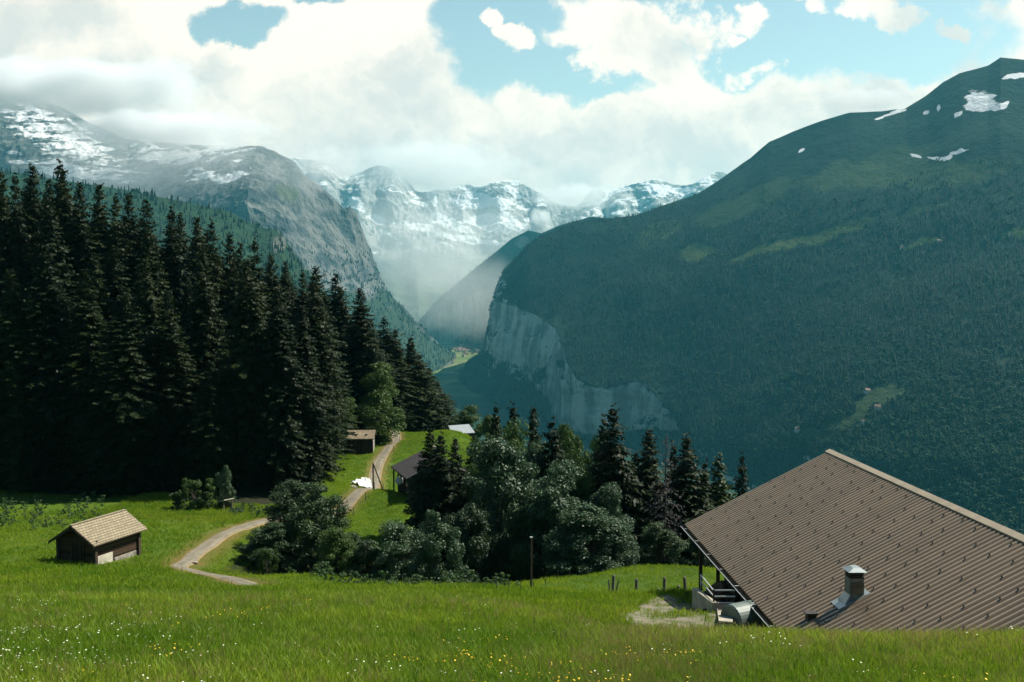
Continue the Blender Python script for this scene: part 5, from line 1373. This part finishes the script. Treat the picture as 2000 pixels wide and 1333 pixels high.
gt = empty('barred_gate', tuple(P(1415, 1186, 42.5))); L0 = np.array(gt.location); tag(gt, 'grey barred metal gate under the eave of the farmhouse', 'gate')
for py in (1153.5, 1165.5, 1178): q = MB(); q.tube([P(1393, py, 43) - L0, P(1436, py, 42.4) - L0], 0.030, 7); q.build('bar', M['galv'], gt)
for px in (1394, 1435): q = MB(); q.tube([P(px, 1152, 42.7) - L0, P(px, 1190, 42.7) - L0], 0.04, 7); q.build('upright', M['beam'], gt)
# paved slab with a grating
x, y, z = gpt(1416, 1208, 40.5); sl_ = empty('concrete_slab', (x, y, z)); tag(sl_, 'pale concrete slab with a drain grating before the barred gate', 'slab')
Lc = [P(1400, 1186, 42.3), P(1432, 1186, 42.3), P(1431, 1215, 38.8), P(1404, 1213, 39.0)]; zt_ = max(p[2] for p in Lc)
q = MB(); q.hexa([tuple(p - (x, y, z) - (0, 0, 0.9)) for p in (Lc[3], Lc[2], Lc[1], Lc[0])] + [tuple(p - (x, y, z)) for p in (Lc[3], Lc[2], Lc[1], Lc[0])]); q.build('paving', M['concrete'], sl_)
q = MB(); c0 = P(1416, 1192, 41.4) - (x, y, z)
for i in range(7): q.box((c0[0], c0[1] - 0.05 + i * 0.11, c0[2] + 0.05), (0.62, 0.03, 0.03))
q.build('grating', M['darkmetal'], sl_)
# cylindrical tank lying under the eave
tk = empty('round_tank', tuple(P(1474, 1204, 40.4)), R(-62)); tag(tk, 'grey-green round tank lying under the eave by the slab', 'tank')
q = MB(); rt = 0.66; V = []; prof = [(-1.3, 0.0), (-1.3, rt * 0.9), (-1.24, rt), (-0.4, rt), (-0.38, rt + 0.02), (-0.32, rt + 0.02), (-0.30, rt), (1.3, rt), (1.3, 0)]
for yy, rr in prof:
    for k in range(32): a = 6.283 * k / 32; V.append((rr * math.cos(a), yy, rr * math.sin(a)))
F = [(i * 32 + k, (i + 1) * 32 + k, (i + 1) * 32 + (k + 1) % 32, i * 32 + (k + 1) % 32) for i in range(len(prof) - 1) for k in range(32)]
q.add(V, F); q.build('shell', M['tank'], tk, smooth=False)
for yy in (-0.8, 0.8): q = MB(); q.box((0, yy, -0.95), (1.3, 0.18, 0.6)); q.build('cradle', M['beam'], tk)
# dung heap behind the gate
x, y, z = gpt(1422, 1158, 51.5); dh = P(1422, 1160, 46)
M['dung'] = mat('dung_and_straw', (0.045, 0.025, 0.014), (0.13, 0.085, 0.05), 4.0, 0.95, bump=0.8, bscale=9)
import bmesh
bm = bmesh.new(); bmesh.ops.create_icosphere(bm, subdivisions=5, radius=1.0); me = bpy.data.meshes.new('dung_heap'); bm.to_mesh(me); bm.free()
co = np.empty(len(me.vertices) * 3, np.float32); me.vertices.foreach_get('co', co); co = co.reshape(-1, 3)
co *= (1 + 0.22 * fbm(co[:, 0] * 3, co[:, 1] * 3, co[:, 2] * 3, 5))[:, None] * np.array([1.15, 1.0, 1.0]); me.vertices.foreach_set('co', co.ravel()); me.update()
o = link('dung_heap', me, M['dung']); o.location = (dh[0], dh[1], dh[2] - 0.45); tag(o, 'brown lumpy dung heap behind the barred gate', 'heap')
# feeding trough rim at the near end of the slab
tr = MB(); c0 = P(1420, 1217, 38.6); 
tr.tube([c0 + np.array((-0.42, 0.1, -0.25)), c0 + np.array((-0.36, 0, -0.03)), c0 + np.array((0, -0.05, 0.02)), c0 + np.array((0.33, 0, -0.02)), c0 + np.array((0.42, 0.1, -0.28))], 0.035, 6); tr.build('trough_rim', M['beam']); tag(bpy.data.objects['trough_rim'], 'dark curved rail at the near end of the concrete slab', 'rail')

# ------------------------------------------------------------------ village on the valley floor and alp huts on the far slope
VM = [mat('village_wall', (0.55, 0.50, 0.42), (0.40, 0.33, 0.25), 0.05, 0.9), mat('village_roof', (0.20, 0.12, 0.085), (0.13, 0.10, 0.085), 0.05, 0.9)]
hm = MB(); hm.box((0, 0, 4), (11, 14, 9)); hw_me = bpy.data.meshes.new('wall'); hw_me.from_pydata(hm.v, [], hm.f); hw_me.materials.append(VM[0])
hr2 = MB()
for s in (-1, 1):
    vs = [(0, -8, 13), (s * 7, -8, 8.4), (s * 7, 8, 8.4), (0, 8, 13), (0, -8, 13.6), (s * 7, -8, 9), (s * 7, 8, 9), (0, 8, 13.6)]
    hr2.hexa(vs if s > 0 else [vs[i] for i in (1, 0, 3, 2, 5, 4, 7, 6)])
hr_me = bpy.data.meshes.new('roof'); hr_me.from_pydata(hr2.v, [], hr2.f); hr_me.materials.append(VM[1])


def tiny_house(name, x, y, z, s, lab, grp):
    o = empty(name, (x, y, z), random.random() * 3.14); o.scale = (s, s, s); tag(o, lab, 'house', grp)
    for nm, me in (('wall', hw_me), ('roof', hr_me)):
        c = bpy.data.objects.new(nm, me); COL.objects.link(c); c.parent = o


def floor_z(x, y): return -450 + 85 * min(1, max(0, (y - 2800) / 3000)) + 6 * float(fbm(x / 200, y / 200, 0, 4))


for i in range(30):
    px = random.gauss(905, 15); py = random.gauss(687, 5.5)
    if not (872 < px < 938 and 672 < py < 700): continue
    d = 366 * F_PX / (py - HOR); x = (px - 1000) / F_PX * d
    tiny_house('village_house', x, d, floor_z(x, d), random.uniform(1.0, 1.7), 'tiny pale house in the village on the far valley floor', 'village houses on the valley floor')
flatA = GA.reshape(-1, 3); fpx, fpy = pxA.ravel(), pyA.ravel()
for px, py, lab in ((1692, 768, 'tiny alp hut in the upper clearing of the far slope'), (1716, 800, 'tiny alp hut at the edge of the lower clearing on the far slope'), (1690, 828, 'tiny pale alp hut in the wooded clearing above the roof'), (1558, 843, 'tiny alp hut on the left meadow strip above the roof'), (1762, 487, 'tiny alp hut on the high left pasture of the far slope'), (1835, 476, 'tiny alp hut on the high right pasture of the far slope'), (1972, 461, 'tiny alp hut at the right end of the high pasture')):
    p = flatA[np.argmin((fpx - px) ** 2 + (fpy - py) ** 2)]; tiny_house('alp_hut', p[0], p[1], p[2] - 2, 0.9, lab, 'alp huts on the far slope')
# waterfalls
def fall(pts, w, lab):
    q = MB(); Q = [P(*p) for p in pts]; L_, R_ = [], []
    for i, p in enumerate(Q):
        wi = w * (0.6 + 0.5 * i / len(Q)); L_.append(p + (-wi, 0, 0)); R_.append(p + (wi, 0, 0))
    n = len(Q); V = [tuple(v) for v in L_] + [tuple(v) for v in R_] + [tuple(v + (0, 8, 0)) for v in L_] + [tuple(v + (0, 8, 0)) for v in R_]
    F = []
    for i in range(n - 1):
        F += [(i, n + i, n + i + 1, i + 1), (2 * n + i + 1, 3 * n + i + 1, 3 * n + i, 2 * n + i), (i + 1, 2 * n + i + 1, 2 * n + i, i), (n + i, 3 * n + i, 3 * n + i + 1, n + i + 1)]
    q.add(V, F); o = q.build('waterfall', M['white']); tag(o, lab, 'waterfall', kind='structure')


fall([(885, 503, 9050), (886, 515, 9030), (887, 530, 9010), (889, 545, 8990)], 14, 'white waterfall at the head of the valley')
None and fall([(1107, 690, 3085), (1103, 730, 3075), (1100, 770, 3065), (1096, 835, 3050)], 1.6, 'thin waterfall on the shaded cliff')

# ------------------------------------------------------------------ stuff: far woods, grass, flowers, weeds
def far_tree_mesh(seed, cone=True):
    r = np.random.default_rng(seed); V = []; F = []
    if cone:
        for (z0_, z1_, rr) in ((1, 11, 3.4), (6, 17, 2.7), (12, 24, 1.8)):
            b0 = len(V); n = 7; V.append((0, 0, z1_)); V += [(rr * r.uniform(.7, 1.2) * math.cos(6.283 * k / n), rr * r.uniform(.7, 1.2) * math.sin(6.283 * k / n), z0_ + r.uniform(-.8, .8)) for k in range(n)]
            F += [(b0, b0 + 1 + k, b0 + 1 + (k + 1) % n) for k in range(n)]
    else:
        for _ in range(9):
            c = r.normal(0, 1, 3) * np.array([3.2, 3.2, 2.6]) + np.array([0, 0, 9]); rr = r.uniform(2.2, 3.8); b0 = len(V); n = 6
            V.append(tuple(c + (0, 0, rr)));
            for zz, q_ in ((0.45, 0.85), (-0.5, 0.85)): V += [tuple(c + (q_ * rr * r.uniform(.8, 1.2) * math.cos(6.283 * k / n), q_ * rr * r.uniform(.8, 1.2) * math.sin(6.283 * k / n), zz * rr)) for k in range(n)]
            V.append(tuple(c - (0, 0, rr)))
            for k in range(n):
                k2 = (k + 1) % n; F += [(b0, b0 + 1 + k, b0 + 1 + k2), (b0 + 1 + k, b0 + 7 + k, b0 + 7 + k2), (b0 + 1 + k, b0 + 7 + k2, b0 + 1 + k2), (b0 + 7 + k, b0 + 13, b0 + 7 + k2)]
    return np_mesh('far_tree', np.array(V), np.array(F))


FT = [proto('far_conifer', far_tree_mesh(1), M['far_tree']), proto('far_conifer_b', far_tree_mesh(2), M['far_tree']), proto('far_round_tree', far_tree_mesh(3, False), M['far_round']), proto('far_round_tree_b', far_tree_mesh(4, False), M['far_round'])]


def wood(name, G, n, ok, size=1.0, seed=1, broad=0.3, rk=None):
    """trees standing on a slope grid; area-weighted, thinned by ok(px, py, z, nz)"""
    r = np.random.default_rng(seed)
    a, b, c, d = G[:-1, :-1], G[:-1, 1:], G[1:, :-1], G[1:, 1:]
    cr = np.cross(b - a, c - a); ar = np.linalg.norm(cr, axis=-1); nz = np.abs(cr[..., 2]) / (ar + 1e-9)
    dist = np.linalg.norm(a, axis=-1); wgt = (ar / dist ** 1.0).ravel(); wgt /= wgt.sum()
    k = r.choice(len(wgt), n, p=wgt); i, j = np.unravel_index(k, ar.shape); u, v = r.random(n)[:, None], r.random(n)[:, None]
    p = (a[i, j] * (1 - u) + b[i, j] * u) * (1 - v) + (c[i, j] * (1 - u) + d[i, j] * u) * v
    px, py = proj(p); keep = ok(px, py, p[:, 2], nz[i, j], r) & ((rk[i, j] < 0.25) if rk is not None else True) & (px > -150) & (px < 2150) & (p[:, 1] < 9000)
    p = p[keep]; px, py = px[keep], py[keep]; n = len(p); p[:, 2] -= 1.0
    s = size * r.uniform(0.6, 1.15, n); tt = np.clip(0.5 + 0.5 * fbm(px / 110, py / 50 + px / 200, 4, 4) + 0.3 * fbm(p[:, 0] / 90, p[:, 1] / 90, p[:, 2] / 60, 4) + r.normal(0, 0.12, n), 0, 1)
    br = r.random(n) < np.clip(broad(px, py) if callable(broad) else broad, 0, 1)
    kind = np.where(br, 2 + (r.random(n) < .5), (r.random(n) < .5).astype(int)); tt = np.where(br, np.clip(tt + 0.3, 0, 1), tt * 0.8)
    rot = np.zeros((n, 3)); rot[:, 2] = r.random(n) * 6.28
    o = scatter(name, p, rot, np.stack([s * r.uniform(.8, 1.2, n), s * r.uniform(.8, 1.2, n), s * r.uniform(.8, 1.15, n)], -1), tt, kind, FT); return o


okA = lambda px, py, z, nz, r: (z < 190 + 200 * r.random(len(z)) + 90 * fbm(px / 80, py / 60, 13, 3)) & (nz > 0.16) & (blobA(px, py) < 0.35 + 0.3 * r.random(len(z))) & (py > 300) & (fbm(px / 70 + 3, py / 45 + px / 160, 9, 4) > -0.62 + 0.2 * r.random(len(z)))
from types import SimpleNamespace
_GL = [(1480, 492, 75, 10, -20), (1640, 450, 95, 13, -18), (1560, 470, 60, 9, -14), (1800, 410, 60, 9, -20), (1360, 492, 40, 14, -10), (1450, 400, 120, 26, -22), (1800, 480, 50, 8, -12), (1985, 455, 40, 10, -15), (1720, 772, 62, 22, -22), (1655, 822, 55, 16, -20), (1590, 850, 58, 13, 8), (1690, 800, 40, 10, -30)]
def blobA(px, py): return np.maximum(blob_mask(px, py, _GL, 16, 5.0), blob_mask(px, py, [(1045, 660, 60, 52, 20), (985, 640, 30, 60, 5), (1095, 760, 20, 75, -6), (1150, 800, 50, 42, 10), (1235, 790, 60, 40, 0)], 18, 9.0))
wood('far_forest', GA, 130000, okA, 0.72, 3, broad=lambda px, py: np.clip((px - 1350) / 500, 0, 1) * np.clip((py - 640) / 300, 0, 1) * 0.85 + 0.08, rk=rockA)
wood('far_forest', GB, 9000, lambda px, py, z, nz, r: (nz > 0.15), 0.9, 4, broad=0.1)
wood('far_forest', GC, 16000, lambda px, py, z, nz, r: (nz > 0.3) & (z < 180 + 60 * r.random(len(z))) & (py > 480), 1.0, 5, broad=0.1)
wood('far_forest', GD, 9000, lambda px, py, z, nz, r: (nz > 0.25) & (z < 260), 1.1, 6, broad=0.15)

TU = [proto('tuft_a', tuft_mesh('tuft_a', 26, 0.15, 0.005, 0.16, 0.7, 1), M['grass']), proto('tuft_b', tuft_mesh('tuft_b', 22, 0.20, 0.006, 0.16, 0.8, 2), M['grass']), proto('tuft_c', tuft_mesh('tuft_c', 10, 0.27, 0.003, 0.14, 0.4, 3), M['straw']),
      proto('tuft_far', tuft_mesh('tuft_far', 22, 0.17, 0.012, 0.40, 0.8, 4), M['grass'])]


def grass():
    x, y = scatter_xy(190000, 1.25, 5.5, 100)
    z = ground_z(x, y)
    ok = in_view(x, y, z) & free(x, y, 1.3) & (~inside(YARD_XY, x, y) | ((rng.random(len(x)) < 0.55) & (fbm(x / 1.3, y / 1.3, 3, 3) > 0.0))) & ((y < 62) | (x > -60)) & ~((y > 66) & (y < 96) & (x > -22) & (x < 16) & (z < -22.6))
    x, y, z = x[ok], y[ok], z[ok]
    x2, y2 = rng.uniform(-42, 14, 60000), rng.uniform(94, 188, 60000); z2 = ground_z(x2, y2)
    ok = in_view(x2, y2, z2) & free(x2, y2, 1.5); x, y, z = (np.concatenate(q) for q in ((x, x2[ok]), (y, y2[ok]), (z, z2[ok]))); n = len(x)
    dry = 0.5 + 0.5 * fbm(x / 6, y / 6, 2, 4); patch = fbm(x / 2.5, y / 2.5, 8, 3)
    right_dry = np.exp(-((x - 0.145 * y * 1.0) / (0.05 * y + 0.5)) ** 2) * (y < 45)
    k = np.where(rng.random(n) < 0.07 + 0.75 * np.clip(dry - 0.5, 0, 1) + 0.35 * right_dry, 2, (rng.random(n) < 0.4).astype(int))
    k = np.where((y > 34) & (k < 2), 3, k); fresh = np.clip((y - 57) / 5, 0, 1) * np.clip((x + 26) / 6, 0, 1)
    k = np.where((fresh > 0.5), 3, k)
    tint = np.clip(0.42 + 0.35 * fbm(x / 14, y / 9, 21, 4) + 0.3 * np.clip(x / y * 2, 0, 1) * (y < 40) + 0.5 * patch + 0.25 * (dry - .5) + rng.normal(0, 0.2, n), 0, 1)
    s = rng.uniform(0.55, 1.25, n) * (1 + 0.25 * patch) * np.where(fresh > 0.5, 0.7, 1.0) * np.interp(y, (6, 30, 100), (0.75, 1.0, 1.25)); rot = np.zeros((n, 3)); rot[:, 2] = rng.random(n) * 6.28; rot[:, :2] = rng.normal(0, 0.12, (n, 2))
    scatter('grass', np.stack([x, y, z], -1), rot, np.stack([s, s, s * rng.uniform(.7, 1.25, n)], -1), tint, k, TU)


grass()
FL = [proto('yellow_bloom', flower_mesh('yellow_bloom', 3, 0.17, 0.010, 0.14, 5), M['petal_yellow']), proto('white_bloom', flower_mesh('white_bloom', 2, 0.18, 0.009, 0.16, 6), M['petal_white'])]
x, y = scatter_xy(15000, 1.2, 6.5, 52); z = ground_z(x, y)
cl = fbm(x / 1.1, y / 1.8, 30, 4); ky = (cl > 0.30) & (rng.random(len(x)) < 0.22); cw = fbm(x / 3, y / 3, 40, 3)
kw = (cw > 0.0) & (y < 26) & (rng.random(len(x)) < 0.5 * np.interp(x / y, (-0.55, -0.3, 0.1, 0.5), (0.6, 0.15, 0.05, 0.10)))
ok = in_view(x, y, z) & free(x, y) & (ky | kw) & ~inside(YARD_XY, x, y); n = int(ok.sum()); rot = np.zeros((n, 3)); rot[:, 2] = rng.random(n) * 6.28; s = rng.uniform(.7, 1.3, n)
scatter('wildflowers', np.stack([x, y, z], -1)[ok], rot, np.stack([s, s, s], -1), rng.random(n), np.where(ky[ok], 0, 1), FL)
# weeds along the brow and the gully
WD = [proto('weed_a', broad_mesh(400, 0.7, 0.9, 9, 40, 0.07, 0.0, 0.9)[1:] and np_mesh('weed_a', *broad_mesh(400, 0.7, 0.9, 9, 40, 0.07, 0.0, 0.9)[1:]), M['weed']), proto('weed_b', np_mesh('weed_b', *broad_mesh(401, 1.1, 1.0, 10, 40, 0.08, 0.0, 0.8)[1:]), M['weed'])]
wp = []
for px in np.linspace(560, 1010, 75): wp.append(P(px + rng.normal(0, 3), 1140, np.interp(px, (560, 700, 850, 1010), (66, 57, 57.5, 59)) + abs(rng.normal(0, 2.5))))
for _ in range(60): wp.append(P(rng.uniform(455, 560), 1000, rng.uniform(98, 104)))
for _ in range(130): wp.append(P(rng.uniform(0, 200), 1000, rng.uniform(88, 113)))
for _ in range(40): wp.append(P(rng.uniform(1330, 1400), 1190, rng.uniform(48, 51)))
wp = np.array(wp); zz = ground_z(wp[:, 0], wp[:, 1]); n = len(wp); rot = np.zeros((n, 3)); rot[:, 2] = rng.random(n) * 6.28; s = rng.uniform(.35, 1.1, n) * np.where(wp[:, 1] < 52, 0.35, 1.0)
scatter('undergrowth', np.stack([wp[:, 0], wp[:, 1], zz], -1), rot, np.stack([s, s, s], -1), rng.random(n), rng.integers(0, 2, n), WD)

# ------------------------------------------------------------------ the air of the valley, cloud banks on the peaks, and added mist
def haze_box():
    hb = MB(); hb.box((0, 13000, 400), (24000, 27000, 2200))
    m = bpy.data.materials.new('haze_air'); m.use_nodes = True
    t = NT(m.node_tree); t.n.clear()
    v = t.new('ShaderNodeVolumePrincipled')
    v.inputs['Color'].default_value = (*SKY['haze_color'], 1); v.inputs['Density'].default_value = SKY['haze_density']; v.inputs['Anisotropy'].default_value = 0.25
    o = t.new('ShaderNodeOutputMaterial'); t.link(v.outputs[0], o.inputs['Volume'])
    tag(hb.build('haze', m), kind='stuff')


def cloud_mat(name, dens, nscale, seed, thr=0.0):
    m = bpy.data.materials.new(name); m.use_nodes = True
    t = NT(m.node_tree); t.n.clear()
    tc = t.new('ShaderNodeTexCoord'); o = tc.outputs['Object']
    r = t.vmath('LENGTH', o, None, out=1)
    mp = t.new('ShaderNodeMapping'); mp.inputs['Location'].default_value = (seed, seed * 0.7, seed * 0.3); t.link(o, mp.inputs[0])
    mp.inputs['Scale'].default_value = (2.2, 1.0, 1.0)
    n = t.noise(mp.outputs[0], nscale, 5, 0.6)
    f = t.math('ADD', t.sstep(r, 0.25, 1.0, 1.0, 0.0), t.math('MULTIPLY', t.math('SUBTRACT', n, 0.5), 2.4))
    f = t.math('SUBTRACT', f, 0.30 + thr)
    f = t.math('MULTIPLY', f, t.sstep(r, 0.8, 1.0, 1.0, 0.0))
    f = t.math('MULTIPLY', t.math('MAXIMUM', f, 0.0), dens)
    v = t.new('ShaderNodeVolumePrincipled')
    v.inputs['Color'].default_value = (1.0, 1.0, 0.99, 1); v.inputs["Anisotropy"].default_value = 0.0
    t.link(f, v.inputs['Density'])
    out = t.new('ShaderNodeOutputMaterial'); t.link(v.outputs[0], out.inputs['Volume'])
    m.cycles.homogeneous_volume = False if hasattr(m.cycles, 'homogeneous_volume') else False
    return m


def cloud(px, py, d, rx, ry, rz, dens, nscale, seed, label):
    import bmesh
    bm = bmesh.new(); bmesh.ops.create_icosphere(bm, subdivisions=3, radius=1.0)
    me = bpy.data.meshes.new('cloud'); bm.to_mesh(me); bm.free()
    o = link('cloud', me, cloud_mat('cloud_vapour', dens, nscale, seed))
    o.location = P(px, py, d); o.scale = (rx, ry, rz)
    tag(o, label, 'cloud', kind='stuff')


CLOUDS_MIST = [(130, 172, 5700, 1200, 420, 240, 0.014, 1.6, 1.0), (330, 252, 5500, 760, 380, 140, 0.016, 1.7, 4.2), (640, 320, 5600, 280, 260, 170, 0.006, 1.6, 9.1),
          (840, 325, 9600, 1250, 500, 380, 0.005, 1.9, 12.3), (1130, 385, 9900, 650, 400, 190, 0.006, 1.8, 16.0), (1055, 425, 9300, 170, 160, 120, 0.012, 1.5, 23.0), (1690, 196, 3800, 330, 160, 62, 0.012, 1.7, 31.0), (880, 460, 8200, 1500, 1700, 640, 0.00055, 0.9, 40.0), (330, 330, 5200, 1350, 560, 400, 0.0016, 1.0, 47.0), (900, 575, 5850, 800, 750, 420, 0.0009, 0.8, 53.0)]  # last three are thin mist, added to pale the far slopes
if True:
    haze_box()
    for i, c in enumerate(CLOUDS_MIST): cloud(*c, 'white cloud and added thin mist about the peaks')
